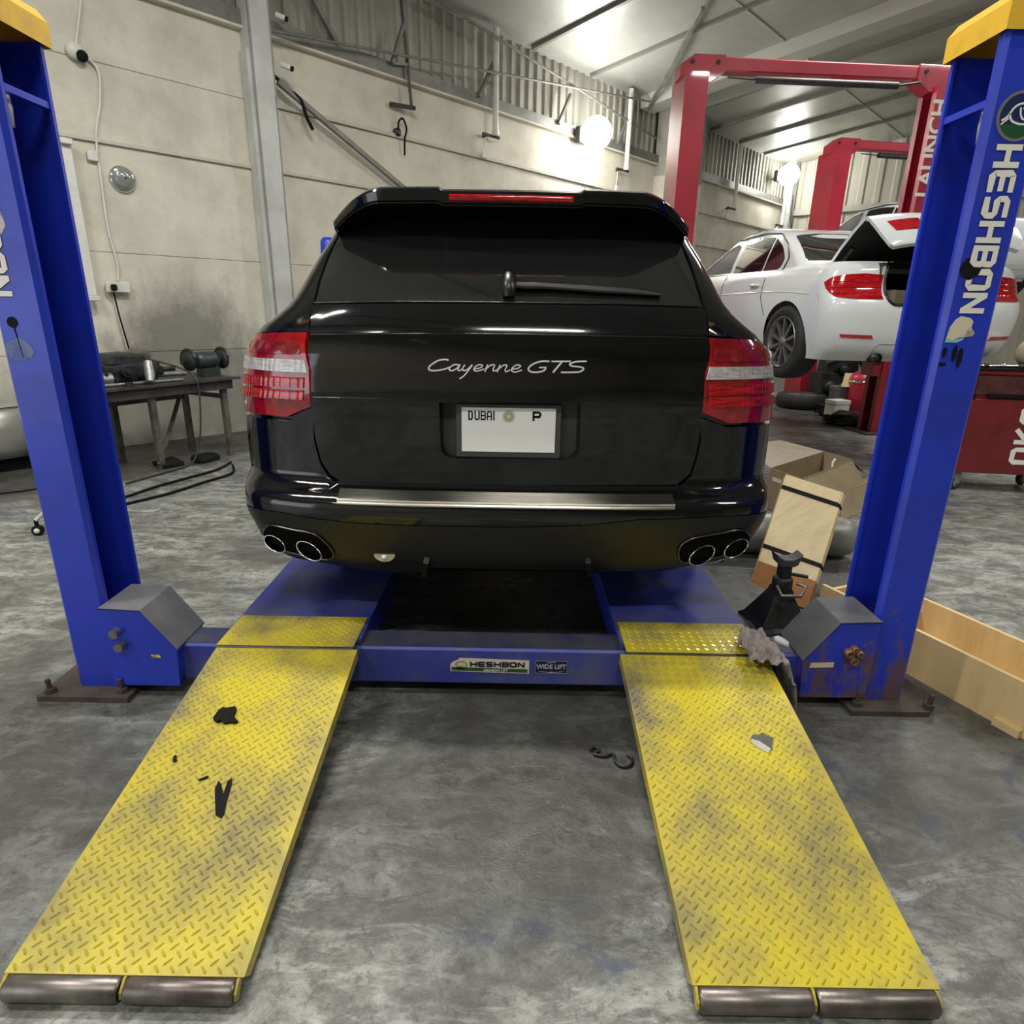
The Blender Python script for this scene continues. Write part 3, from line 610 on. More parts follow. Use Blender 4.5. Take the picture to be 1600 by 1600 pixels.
for s, nm in ((-1, 'left'), (1, 'right')):
    xi, xo = (.50, 1.03)
    x0, x1 = sorted((s*xi, s*xo)); off = .0
    rw = thing('lift_runway', 'dull blue steel runway carrying the %s wheels of the black car' % nm, 'lift runway', ((x0+x1)/2, 4.4, .21), 'blue runways of the lift')
    b = MB(); b.box((x0, BY+.02, .209), (x1, 6.75, ZR)); b.build('deck', M_bluedusty, rw)
    for xx in (x0, x1-.012):
        b = MB(); b.box((xx, BY+.16, .10), (xx+.012, 6.7, .209)); b.build('side_rail', M_blue, rw)
    b = MB(); b.box((x0+.01, 2.052, ZR+.0004), (x1-.01, 2.287, ZR+.008)); tread(b, lambda u, v, h: Vector((u, v, ZR+.008+h)), x0+.01, x1-.01, 2.052, 2.287, -s)
    fl_ = b.build('tread_flap', M_yellow, rw)
    b = MB(); b.cyl((x0+.01, 2.047, ZR), (x1-.01, 2.047, ZR), .009, 10); b.build('hinge_rod', M_dark, rw)
    # ramp
    hx0, hx1 = x0+s*.002, x1+s*.002
    bl, br_ = ((-1.011, -.495) if s < 0 else (.486, 1.020))
    A = Vector((0, 2.041, ZR+.004)); B = Vector((0, .975, .052)); dv = (A-B); LR = dv.length; dv.normalize(); nn = Vector((0, -dv.z, dv.y))
    rp = thing('loading_ramp', 'yellow tread-plate ramp %s' % ('on the left with a black V of tape on it' if s < 0 else 'on the right with a torn grey chip on it'), 'ramp', ((x0+x1)/2, .975, .03), 'yellow loading ramps')
    f = lambda u, v, h: B+dv*v+nn*h+Vector((bl+(br_-bl)*u, 0, 0))
    W_ = br_-bl
    b = MB()
    for z0_, z1_, ua, ub in ((-.006, 0, 0, 1),):
        vs = [f(ua, 0, z0_), f(ub, 0, z0_), f(ub, LR, z0_), f(ua, LR, z0_), f(ua, 0, z1_), f(ub, 0, z1_), f(ub, LR, z1_), f(ua, LR, z1_)]
        b.add(vs, [[3, 2, 1, 0], [4, 5, 6, 7], [0, 1, 5, 4], [1, 2, 6, 5], [2, 3, 7, 6], [3, 0, 4, 7]])
    for ua, ub in ((-.006, 0), (1, 1.006)):         # folded edges
        vs = [f(ua, .02, -.034), f(ub, .02, -.034), f(ub, LR, -.040), f(ua, LR, -.040), f(ua, .0, 0.0), f(ub, .0, 0.0), f(ub, LR, 0.0), f(ua, LR, 0.0)]
        b.add(vs, [[3, 2, 1, 0], [4, 5, 6, 7], [0, 1, 5, 4], [1, 2, 6, 5], [2, 3, 7, 6], [3, 0, 4, 7]])
    tread(b, lambda u, v, h: f(u/W_, v, h), 0, W_, 0, LR, -s)
    b.build('tread_plate', M_yellow, rp, recalc=True)
    hx = (bl+br_)/2+(.004 if s < 0 else -.01)
    for a_, c_ in ((bl+.008, hx-.006), (hx+.006, br_-.012)):
        b = MB(); b.tube([(a_, .962, .0275), (a_+.006, .962, .0275), (c_-.006, .962, .0275), (c_, .962, .0275)], [.022, .0265, .0265, .022], 24); b.build('roller', M_steel, rp)
    for a_ in (bl+.004, hx, br_-.008):
        b = MB(); b.prism([(.985, .045), (.955, .012), (.945, .02), (.948, .036), (.970, .052)], lambda u, v, d, a_=a_: Vector((a_-.003+d, u, v)), .006); b.build('roller_bracket', M_yellow, rp)

# ------------------------------------------------------------------ car shells: stacked plan contours
class Shell:
    def __init__(s, yr, yf, w, D, Df, n, cx=0.): s.yr, s.yf, s.w, s.D, s.Df, s.n, s.cx = yr, yf, w, D, Df, n, cx
    def rad(s, ph): return (abs(math.cos(ph))**s.n+abs(math.sin(ph))**s.n)**(-1/s.n)
    def rear(s, ph, z, d=0.):
        r = s.rad(ph); return Vector((s.cx+(s.w(z)-d)*r*math.sin(ph), s.yr(z)+d+s.D(z)*(1-r*math.cos(ph)), z))
    def front(s, ph, z, d=0.):
        r = s.rad(ph); return Vector((s.cx+(s.w(z)-d)*r*math.sin(ph), s.yf(z)-d-s.Df(z)*(1-r*math.cos(ph)), z))
    def sidex(s, y, z):
        yr, D, yf, Df = s.yr(z), s.D(z), s.yf(z), s.Df(z); k = 1.
        if y < yr+D: k = max(0., 1-min(1, (yr+D-y)/D)**s.n)**(1/s.n)
        elif y > yf-Df: k = max(0., 1-min(1, (y-yf+Df)/Df)**s.n)**(1/s.n)
        return s.w(z)*k
    def sy(s, x, z):                               # rear face y at lateral x
        k = abs(x-s.cx)/s.w(z)
        return s.yr(z)+s.D(z)*(1-(max(0., 1-k**s.n))**(1/s.n)) if k < 1 else 9.
    def hit(s, px, py):
        """(angle, height) where the sight line of a traced point meets the rear face"""
        d = ray(px, py); g = lambda y: (lambda p: s.sy(p.x, p.z)-y)(CAM+d*(y/d.y))
        a = 1.9; b = None
        for i in range(60):
            y = 1.9+.022*(i+1)
            if g(y) < 0: b = y; break
            a = y
        if b is None:
            best = min((abs((CAM+d*(y/d.y)).x-s.cx)/s.w((CAM+d*(y/d.y)).z), y) for y in np.linspace(2, 3, 60)); p = CAM+d*(best[1]/d.y)
            return (math.copysign(math.radians(84), p.x-s.cx), p.z)
        for _ in range(18):
            c = (a+b)/2
            if g(c) < 0: b = c
            else: a = c
        p = CAM+d*(a/d.y); ph = math.atan2((p.x-s.cx)/s.w(p.z), 1-(p.y-s.yr(p.z))/s.D(p.z))
        return (ph, p.z)
    def ring(s, z, d=0., nr=40, ns=14):
        out = [s.rear(ph, z, d) for ph in np.linspace(-math.pi/2, math.pi/2, nr+1)]
        y0, y1 = s.yr(z)+s.D(z)+d, s.yf(z)-s.Df(z)-d
        out += [Vector((s.cx+s.w(z)-d, y, z)) for y in np.linspace(y0, y1, ns+1)[1:-1]]
        out += [s.front(ph, z, d) for ph in np.linspace(math.pi/2, -math.pi/2, nr+1)]
        out += [Vector((s.cx-s.w(z)+d, y, z)) for y in np.linspace(y1, y0, ns+1)[1:-1]]
        return out
def wheel_mesh(par, c, side, R=.33, wd=.22, rim_m=None, spokes=10):
    """tyre with an alloy rim as its sub-part; side = outward direction along x"""
    Mx = Matrix.Translation(c) @ Matrix.Rotation(side*math.pi/2, 4, 'Y')
    r1 = R*.70; h = wd/2
    b = MB(); b.lathe([(r1, -h), (R*.93, -h), (R*.985, -h*.8), (R, -h*.4), (R, h*.4), (R*.985, h*.8), (R*.93, h), (r1+.02, h+.004), (r1, h-.01)], Mx, 40); b.lathe([(r1, -h), (0, -h*.9)], Mx, 40)
    t = b.build('wheel', M_rubber, par)
    b = MB(); b.lathe([(r1, h-.012), (r1*1.0, h), (r1*.94, h-.004), (r1*.9, h-.05), (r1*.86, -.02)], Mx, 40)
    for i in range(spokes):
        a = 2*math.pi*i/spokes; M2 = Mx @ Matrix.Rotation(a, 4, 'Z')
        b.add([M2 @ Vector(p) for p in ((.03, -.012, h-.02), (r1*.95, -.016, h-.012), (r1*.95, .016, h-.012), (.03, .012, h-.02), (.03, -.012, h-.05), (r1*.93, -.013, h-.045), (r1*.93, .013, h-.045), (.03, .012, h-.05))], [[0, 1, 2, 3], [4, 5, 1, 0], [3, 2, 6, 7], [7, 6, 5, 4]])
    b.lathe([(0, h-.006), (.04, h-.01), (.055, h-.03), (.06, h-.06)], Mx, 20)
    b.build('rim', rim_m or M_alu, t)
    b = MB(); b.lathe([(0, -.02), (r1*.9, -.02)], Mx, 24); b.build('brake_disc', M_dark, t)
    return t
def side_outline(sh, z0, z1, arches, ymin_d=.0):
    zs = np.linspace(z0, z1, 14)
    left = [(sh.yr(z)+sh.D(z), z) for z in zs]; right = [(sh.yf(z)-sh.Df(z), z) for z in zs]
    bot = [left[0]]
    for (yc, zc, r) in sorted(arches):
        dz = z0-zc; a0 = math.asin(max(-1, dz/r))
        A = [(yc+r*math.cos(t), zc+r*math.sin(t)) for t in np.linspace(math.pi-a0, a0, 28)]
        bot += A
    return bot+right+left[:0:-1]
def shell_body(sh, z0, z1, arches, d=0., rear_zs=None, rear_hole=None, top_cap=True, mb=None, side_holes=(), crown=.0):
    b = mb or MB(); zs = rear_zs or list(np.linspace(z0, z1, 30))
    phs = np.linspace(-math.pi/2, math.pi/2, 49)
    if rear_hole is None: b.grid([[sh.rear(p, z, d) for p in phs] for z in zs])
    else:
        o_ = [(-math.pi/2, z0), (math.pi/2, z0), (math.pi/2, z1), (-math.pi/2, z1)]
        panel(b, o_, lambda u, v, q: sh.rear(u, v, d), [rear_hole], .034)
    b.grid([[sh.front(p, z, d) for p in phs] for z in zs])
    o_ = side_outline(sh, z0, z1, arches)
    for sgn in (-1, 1): panel(b, o_, lambda u, v, q: Vector((sh.cx+sgn*(sh.w(v)-d), u, v)), list(side_holes), .09)
    if top_cap:
        R_ = sh.ring(z1, d); c = sum(R_, Vector())/len(R_); rows = [R_]
        for k_, h_ in ((.85, .25), (.6, .65), (.3, .92), (.02, 1.)): rows.append([c+(v-c)*k_+Vector((0, 0, crown*h_)) for v in R_])
        b.grid(rows, closed=True)
    return b

# ------------------------------------------------------------------ black SUV on the lift
SZ = [.44, .47, .50, .55, .60, .65, .69, .735, .775, .80, .86, .94, 1.05, 1.16, 1.25, 1.30, 1.33, 1.36, 1.395, 1.43, 1.47, 1.55, 1.63, 1.70, 1.76, 1.80, 1.86]
SW = [.93, .962, .972, .990, 1.006, 1.023, 1.034, 1.033, 1.035, 1.046, 1.049, 1.048, 1.036, 1.018, 1.000, .985, .968, .943, .896, .853, .822, .790, .762, .733, .714, .690, .630]
suv = Shell(pchip([.40, .44, .48, .55, .62, .69, .735, .775, .80, .815, .90, 1.05, 1.13, 1.25, 1.36, 1.40, 1.463, 1.55, 1.63, 1.72, 1.80, 1.86],
                  [2.32, 2.30, 2.24, 2.19, 2.165, 2.15, 2.145, 2.16, 2.225, 2.262, 2.262, 2.250, 2.238, 2.240, 2.265, 2.28, 2.33, 2.42, 2.51, 2.62, 2.72, 2.85]),
            pchip([.40, .6, .8, 1.0, 1.15, 1.25, 1.33, 1.5, 1.7, 1.84, 1.86], [6.85, 6.95, 6.93, 6.85, 6.5, 5.9, 5.35, 5.0, 4.55, 4.1, 4.0]),
            pchip(SZ, SW), pchip([.4, .8, 1.3, 1.46, 1.86], [.30, .30, .28, .24, .2]), pchip([.4, 1.2, 1.4, 1.86], [.55, .7, .45, .3]), 3.2, .05)
car = thing('car', 'black SUV with the rear lettering and red tail lamps standing on the lift', 'car', (.05, 4.5, ZR))
ARS = [(3.20, ZR+.37, .43), (6.02, ZR+.37, .43)]
zrows = sorted(set([.44, .47, .5, .53] + list(np.linspace(.55, 1.86, 56))))
b = MB(); b.box((-.86, 2.42, .45), (.96, 6.6, .47)); b.build('underbody', M_trim, car)
for y in (3.20, 6.02):
    for s in (-1, 1): wheel_mesh(car, Vector((.05+s*.86, y, ZR+.37)), s, .37, .28, M_alu, 5)
def sp(d_=0.): return lambda u, v, q: suv.rear(u, v, d_+q)
H = lambda pts: [suv.hit(*p) for p in pts]
def hinge(ph_deg, z): return (math.radians(ph_deg), z)
tgL = [(484, 523), (486, 580), (488, 650), (494, 690), (502, 720), (515, 740), (532, 752)]
tgR = [(1058, 757), (1077, 741), (1085, 719), (1092, 689), (1098, 645), (1104, 585), (1106, 528)]
rec = round_poly([suv.hit(686, 629), suv.hit(689, 716), suv.hit(904, 719), suv.hit(908, 629)], [0, .045, .045, 0])
rec_wide = [(u*1.05, z+(.012 if z > 1.1 else -.012)) for u, z in rec]
b = shell_body(suv, .44, 1.86, ARS, .014, zrows, rear_hole=rec_wide, crown=.035); b.build('body', M_carblack, car, recalc=False)
b = MB(); panel(b, H(tgL+[(660, 756), (790, 758), (930, 758)]+tgR+[(950, 526), (790, 523), (640, 522)]), sp(), [rec], .035, .016)
gate = b.build('tailgate', M_carblack, car, recalc=False)
b = MB(); rc = [suv.rear(p, z, 0) for p, z in densify(rec, .03)]; ib = [Vector((v.x*.965+.0018, 2.30, v.z*.985+.0155)) for v in rc]
b.grid([rc, ib], closed=True, smooth=False); b.build('plate_recess', M_carblack, gate, recalc=False)
b = MB(); b.add(ib, [list(range(len(ib)))]); b.build('recess_back', mat('recess_grey', (.05, .05, .048), .5, 0, (.03, .03, .03), 9), gate)
# licence plate
PYL = 2.272
c0, c1 = at_y(721, 636, PYL), at_y(866.5, 708, PYL); px0, px1, pz0, pz1 = c0.x, c1.x, c1.z, c0.z
b = MB(); b.box((px0-.022, PYL+.006, pz0-.024), (px1+.022, PYL+.024, pz1+.012), bev=.004); pf = b.build('plate_holder', mat('holder_grey', (.075, .073, .068), .45), gate)
plate = MB().box((px0, PYL, pz0), (px1, PYL+.006, pz1), bev=.0015).build('licence_plate', mat('plate_white', (.92, .92, .91), .45), gate)
uw = px1-px0; pfm = lambda u, v, d: Vector((px0+u*uw, PYL-.0004-d, pz1+v*uw))
b = MB(); x = .075
for st in GLY['D']: ribbon(b, [(x+p*.042, -.135+q*.10) for p, q in st], .014, pfm, .0006)
for st in GLY['U']: ribbon(b, [(x+.065+p*.05, -.135+q*.10) for p, q in st], .014, pfm, .0006)
for st in GLY['B']: ribbon(b, [(x+.13+p*.05, -.135+q*.10) for p, q in st], .013, pfm, .0006)
for st in GLY['A']: ribbon(b, [(x+.195+p*.05, -.135+q*.10) for p, q in st], .013, pfm, .0006)
ribbon(b, [(x+.268, -.135), (x+.268, -.035)], .014, pfm, .0006)
b.build('plate_city_name', M_black, plate); b = MB()
for st in GLY['P']: ribbon(b, [(.755+p*.085, -.135+q*.10) for p, q in st], .022, pfm, .0006)
b.build('plate_code_letter', M_black, plate)
for r_, m_ in ((.068, mat('seal_pale', (.62, .62, .50), .4)), (.052, mat('seal_olive', (.42, .42, .30), .4)), (.02, mat('seal_gold', (.75, .72, .35), .3))):
    b = MB(); b.prism([(.5+r_*math.cos(t), -.09+r_*math.sin(t)) for t in np.linspace(0, 2*math.pi, 29)[:-1]], pfm, .0003+(.07-r_)*.012); b.build('plate_seal', m_, plate)
# dark band below the glass, rear window
b = MB(); panel(b, H([(489, 476), (486, 500), (484, 520), (640, 519), (790, 520), (950, 523), (1105, 525), (1104, 500), (1101, 482), (950, 477), (790, 475), (640, 474)]), sp(-.001), [], .04, .014); b.build('window_band', M_carblack, car, recalc=False)
gl = [(492, 472), (500, 440), (514, 402), (528, 372)]; gr = [(1060, 372), (1071, 400), (1085, 438), (1098, 478)]
gp = H(gl)+[hinge(-66, 1.80), hinge(-35, 1.83), hinge(35, 1.83), hinge(66, 1.80)]+H(gr+[(950, 473), (790, 471), (640, 470)])
b = MB(); panel(b, gp, sp(.002), [], .045, .012); b.build('rear_window', M_glassdark, car, recalc=False)
for pts in ([(490, 621), (560, 622), (630, 623), (684, 624)], [(910, 628), (980, 630), (1050, 632), (1098, 634)]):
    b = MB(); q = smooth_line([tuple(suv.rear(*suv.hit(*p), -.0005)) for p in pts], 6); b.tube(q, .0026, 6); b.build('tailgate_crease', M_carblack, gate)
for nm, pts in (('band_edge_glint', [(486, 522.5), (560, 522), (640, 521.5), (790, 522), (950, 525), (1040, 526.5), (1105, 527.5)]), ('glass_edge_glint', [(491, 473), (560, 472), (640, 471.5), (790, 472.5), (950, 474.5), (1040, 477), (1098, 479.5)])):
    b = MB(); q = smooth_line([tuple(suv.rear(*suv.hit(*p), .0005)) for p in pts], 8); b.tube(q, .0024, 6); b.build(nm, mat('edge_glint', (.05, .05, .05), .18, .6), gate)  # paler thin tube added as the highlight line along each edge
# pillars at both sides of the glass
for s in (-1, 1):
    e = [(483, 518), (486, 490), (489, 472), (497, 440), (511, 402), (525, 372)] if s < 0 else [(1108, 524), (1105, 495), (1102, 478), (1089, 438), (1075, 400), (1063, 372)]
    o_ = H(e)+[hinge(s*67, 1.80), hinge(s*80, 1.80), hinge(s*89.5, 1.72), hinge(s*89.5, 1.50), hinge(s*89.5, 1.36), hinge(s*85, 1.330), hinge(s*62, 1.345)]
    b = MB(); panel(b, o_, sp(), [], .035, .014); b.build('pillar_panel', M_carblack, car, recalc=False)
# tail lamps
for s in (-1, 1):
    top = [(481, 519), (445, 519), (420, 520)] if s < 0 else [(1108, 528), (1142, 529), (1165, 530)]
    bot = [(420, 648), (450, 651), (487, 635)] if s < 0 else [(1166, 660), (1136, 661), (1097, 645)]
    o_ = H(top)+[hinge(s*62, 1.338), hinge(s*76, 1.318), hinge(s*85, 1.27), hinge(s*87, 1.20), hinge(s*87, 1.055)]
    lowr = H(bot); o_ = o_+[hinge(s*70, 1.052)]+(lowr if s < 0 else lowr)+([suv.hit(484, 575)] if s < 0 else [suv.hit(1102, 582)])
    b = MB(); panel(b, o_, sp(-.004), [], .03, .02); lamp = b.build('tail_lamp', M_redlens, car, recalc=False)
    ix = (lambda y: 480+(y-520)*.05) if s < 0 else (lambda y: 1107-(y-528)*.085)
    dy = 0 if s < 0 else 11
    zt_, zb_ = suv.hit(ix(562+dy)-s*-3, 562+dy), suv.hit(ix(582+dy), 582+dy)
    k0 = zt_[0]*.985
    b = MB(); panel(b, [(zt_[0], zt_[1]), (zb_[0], zb_[1]), hinge(s*86, zb_[1]+.004), hinge(s*86, zt_[1])], lambda u, v, q: suv.rear(u, v, -.008+q-.0012*(math.sin(u*230) > 0)), [], .008, .006); b.build('reverse_lens', M_clearlens, lamp, recalc=False)
    a_ = suv.hit(ix(590+dy), 590+dy); c_ = suv.hit(ix(632+dy), 628+dy)
    rib = lambda u, v, q: suv.rear(u, v, -.007+q-.0022*abs(math.sin(v*math.pi/.017))-.001*(math.sin(u*200)))
    zmid = (a_[1]+c_[1])/2
    for zz0, zz1 in ((a_[1], zmid+.006), (zmid-.002, c_[1]+.006)):
        b = MB(); panel(b, [(a_[0]*1.02, zz0), (a_[0]*1.02, zz1), hinge(s*84, zz1), hinge(s*84, zz0)], rib, [], .009, .006); b.build('brake_lens', M_redlens2, lamp, recalc=False)
    u0 = suv.hit(ix(532+dy), 532+dy); u1 = suv.hit(ix(554+dy), 554+dy)
    b = MB(); panel(b, round_poly([(u0[0]*1.04, u0[1]-.004), (u1[0]*1.03, u1[1]), hinge(s*83, u1[1]), hinge(s*80, u0[1]-.022), hinge(s*64, u0[1]-.003)], .02), lambda u, v, q: suv.rear(u, v, -.0065+q-.0015*math.sin(u*60)*math.sin(v*200)), [], .015, .006); b.build('indicator_lens', mat('smoked_red_lens', (.22, .006, .010), .08, 0, (.42, .03, .035), 22, coat=1, lo=.5, hi=.7), lamp, recalc=False)
# painted bumper with side horns, and the satin valance below the crease
hornL = [(388, 654), (420, 655), (450, 658), (488, 643)]; hornR = [(1095, 653), (1136, 668), (1166, 667), (1196, 663)]
crease = [(442, 800), (497, 810), (566, 817), (635, 820), (790, 823), (906, 821), (1000, 811), (1124, 806)]
inner = [(483+8*0, 650), (491, 690), (499, 722), (512, 744), (530, 757), (660, 761), (790, 763), (930, 763), (1061, 762), (1080, 744), (1088, 720), (1095, 690)]
o_ = [hinge(-89.5, 1.045), hinge(-72, 1.038)]+H(hornL[1:])+H(inner[1:])+H(hornR[:3])+[hinge(72, 1.038), hinge(89.5, 1.045), hinge(89.5, .86), hinge(89.5, .70)]+H(crease[::-1])+[hinge(-89.5, .70), hinge(-89.5, .86)]
b = MB(); panel(b, o_, sp(), [], .026, .016); b.build('rear_bumper', M_carblack, car, recalc=False)
low = [(446, 866), (484, 876), (552, 888), (635, 896), (668, 893), (674, 884), (790, 884), (912, 884), (920, 893), (1000, 892), (1060, 886), (1128, 873)]
o_ = [hinge(-89.5, .695)]+H([(x, y+1.5) for x, y in crease])+[hinge(89.5, .695), hinge(89, .56), hinge(78, .50)]+H(low[::-1])+[hinge(-78, .50), hinge(-89, .56)]
b = MB(); panel(b, o_, sp(-.001), [], .026, .10); val = b.build('bumper_valance', M_valance, car, recalc=False)
for px in (667, 918):
    b = MB(); p = suv.rear(*suv.hit(px, 873), 0); q = suv.rear(*suv.hit(px-3 if px < 700 else px+3, 893), 0); b.bar(p+Vector((0, -.012, 0)), q+Vector((0, -.012, -.004)), .02, .03, (0, 1, 0)); b.build('diffuser_fin', M_valance, val)
# steel sill strip on the bumper ledge
b = MB(); pa, pb = suv.hit(530, 774)[0], suv.hit(1051, 781)[0]; phs = np.linspace(pa, pb, 60); rows = []
for z, d_ in ((.798, -.003), (.792, -.004), (.786, -.004), (.7795, -.006), (.7775, -.010), (.772, -.010), (.7705, -.007), (.765, -.009), (.759, -.008), (.757, -.001)): rows.append([suv.rear(p, z, d_) for p in phs])
b.grid(rows); strip = b.build('sill_strip', M_brushed, car, recalc=True, sharp=.5)
# exhaust outlets: oval surround with two oval pipes each
for s in (-1, 1):
    ov = [(414, 832), (420, 822), (430, 820), (460, 827), (492, 833), (510, 846), (522, 860), (523, 868), (516, 873), (500, 872), (460, 863), (430, 854), (416, 843)]
    tips = [((433, 846), 17, 10, 22), ((486, 857), 20, 11, 22)]
    if s > 0:
        ov = [(1058, 866), (1060, 855), (1070, 845), (1090, 838), (1120, 833), (1145, 828), (1158, 828), (1166, 833), (1168, 842), (1160, 853), (1140, 864), (1110, 871), (1075, 878), (1062, 876)]
        tips = [((1094, 864), 20, 12, -22), ((1147, 853), 19, 11, -22)]
    ov2 = [suv.hit(*p) for p in smooth_line(ov, 3, True)]
    b = MB(); pts = [suv.rear(u, v, -.006) for u, v in ov2]; b.tube(pts+[pts[0]], .0036, 8); sur = b.build('exhaust_surround', mat('dark_chrome', (.17, .17, .165), .22, 1.), car)
    b = MB(); panel(b, ov2, sp(-.003), [], .03); b.build('surround_inner', M_gap, sur, recalc=False)
    for (cx_, cy_), ra, rb, rot in tips:
        u_, v_ = suv.hit(cx_, cy_); c = suv.rear(u_, v_, 0); k_ = c.y/880.
        ra, rb = ra*k_*1.12, rb*k_*1.12; a = -math.radians(rot)
        def el(t, q, yy): x, z = ra*q*math.cos(t), rb*q*math.sin(t); return Vector((c.x+x*math.cos(a)-z*math.sin(a), c.y+yy+s*(x*.35), c.z+x*math.sin(a)+z*math.cos(a)))
        ts = np.linspace(0, 2*math.pi, 33)[:-1]; b = MB()
        b.grid([[el(t, q, y) for t in ts] for q, y in ((.96, .06), (1.0, -.022), (.97, -.030), (.90, -.026), (.86, .0), (.84, .05))], closed=True); tip = b.build('exhaust_tip', M_chrome, sur, recalc=False)
        b = MB(); b.add([el(t, .86, .03) for t in ts], [list(range(len(ts)))]); b.build('exhaust_bore', M_gap, tip)
# half-round fog lamp in the valance
u_, v_ = suv.hit(602, 865); c = suv.rear(u_, v_, -.004); pts = [(c.x+.040*math.cos(t), c.z-.030*math.sin(t)) for t in np.linspace(0, math.pi, 22)]
b = MB(); b.prism(pts, lambda u, v, d: Vector((u, c.y+.004-d+.03*(c.x-u)*.5, v)), .008); fg = b.build('fog_lamp', mat('fog_lens', (.62, .60, .48), .15, .2, (.40, .38, .28), 60, coat=1), car)
b = MB(); b.lathe([(.012, 0), (.010, .006), (0, .009)], Matrix.Translation((c.x, c.y-.004, c.z-.011)) @ Matrix.Rotation(math.pi/2, 4, 'X'), 14); b.build('bulb', mat('bulb_glass', (.85, .85, .8), .1, coat=1), fg)
# roof spoiler
UW = .685
def spo(u):
    a = abs(u); e = max(0, (a-.70)/.30); ty = 2.47+.04*a*a+.12*e**1.5; zt_ = 1.858-.008*a*a-.088*e**1.7
    if a < .385: zt_ -= .009*min(1, (.385-a)/.02)
    th_ = .046-.012*e; x = suv.cx+UW*u
    return [Vector((x, 3.05, min(1.885, zt_+.045)-.05*e)), Vector((x, ty+.22, zt_+.018)), Vector((x, ty+.03, zt_+.002)), Vector((x, ty+.004, zt_-.008)), Vector((x, ty, zt_-.016)), Vector((x, ty+.006, zt_-th_)), Vector((x, ty+.02, zt_-th_-.006)), Vector((x, ty+.13, zt_-th_-.018-.02*e)), Vector((x, suv.yr(1.775)+.06, 1.765-.03*e)), Vector((x, 2.95, 1.80-.03*e))]
us = sorted(set(list(np.linspace(-1, 1, 61))+[-.385, -.375, -.365, .365, .375, .385])); rows = [spo(u) for u in us]
b = MB(); b.grid([list(r) for r in rows]); b.add(rows[0], [list(range(10))]); b.add(rows[-1], [list(range(9, -1, -1))]); spl = b.build('roof_spoiler', M_carblack, car, recalc=True, sharp=.6)
b = MB(); b.tube([r[6] for r in rows], .003, 6); b.build('spoiler_lip_glint', mat('edge_glint', (.05, .05, .05)), spl)  # paler tube drawn as the highlight on the lower lip
b = MB(); rws = []
for u in np.linspace(-.325, .325, 30):
    r = spo(u); p, q = r[4], r[5]; o1 = Vector((0, -.004, 0)); rws.append([p.lerp(q, .10)+Vector((0, .004, 0)), p.lerp(q, .12)+o1, p.lerp(q, .5)+o1*1.4, p.lerp(q, .80)+o1, p.lerp(q, .82)+Vector((0, .004, 0))])
b.grid(rws); b.build('high_brake_light', M_redlens2, spl)
# rear wiper
def on(px, py, d_): return suv.rear(*suv.hit(px, py), -d_)
b = MB(); p = [on(796, 452, .012), on(796, 440, .02)]; b.tube([on(795, 463, .004), on(795, 455, .022), on(795, 446, .030), on(795, 436, .026), on(795, 428, .008)], [.022, .026, .027, .026, .020], 14); wp_ = b.build('wiper', M_trim, car)
wl = [(806, 443, .024, 7.2), (830, 444, .026, 7.5), (850, 445, .024, 6.2), (880, 447, .022, 6.2), (930, 451, .020, 6), (980, 455, .018, 4.6), (1012, 459, .016, 3), (1028, 461, .014, 1.2)]
b = MB(); rws = []
for px, py, d_, hw in wl:
    c = on(px, py, d_); k_ = c.y/930.; t_ = on(px, py-hw, d_); q = on(px, py+hw, d_); rws.append([t_+Vector((0, .012, 0)), t_, c+Vector((0, -.006, 0)), q, q+Vector((0, .012, 0))])
b.grid(rws); b.build('wiper_arm', mat('wiper_black', (.02, .02, .02), .4), wp_)
# script lettering on the tailgate
LT = [([(308, 114), (280, 108), (230, 115), (185, 140), (156, 165), (156, 186), (185, 195), (240, 190), (285, 180), (312, 168)], 13), ([(392, 152), (355, 147), (320, 168), (313, 188), (335, 195), (370, 178), (396, 150), (380, 182), (390, 195), (415, 182)], 12),
      ([(434, 150), (416, 178), (424, 194), (455, 184), (490, 150), (465, 188), (425, 236), (392, 258)], 12), ([(508, 180), (550, 174), (570, 156), (545, 148), (510, 168), (504, 190), (530, 198), (585, 182)], 11),
      ([(612, 148), (588, 203)], 12), ([(596, 184), (636, 152), (664, 152), (652, 186), (662, 198), (690, 184)], 11), ([(708, 150), (684, 207)], 12), ([(692, 186), (732, 154), (760, 154), (746, 190), (756, 203), (786, 188)], 11),
      ([(802, 184), (846, 176), (866, 158), (838, 150), (804, 172), (798, 196), (826, 206), (878, 190)], 11), ([(1090, 123), (1040, 121), (975, 138), (930, 172), (936, 198), (985, 208), (1040, 198), (1064, 178)], 14), ([(1010, 171), (1068, 170)], 12),
      ([(1108, 123), (1256, 122)], 13), ([(1190, 124), (1118, 210)], 15), ([(1380, 122), (1300, 125), (1252, 142), (1262, 158), (1330, 166), (1356, 180), (1328, 203), (1260, 208), (1180, 208)], 14)]
b = MB()
for pts, w_ in LT: ribbon(b, smooth_line(pts, 5) if len(pts) > 2 else pts, w_*.86, lambda u, v, d: suv.rear(*suv.hit(640+u/5, 540+v/5), -.0015-d), .003)
b.build('tailgate_lettering', mat('badge_white', (.80, .80, .78), .25, .2), gate)
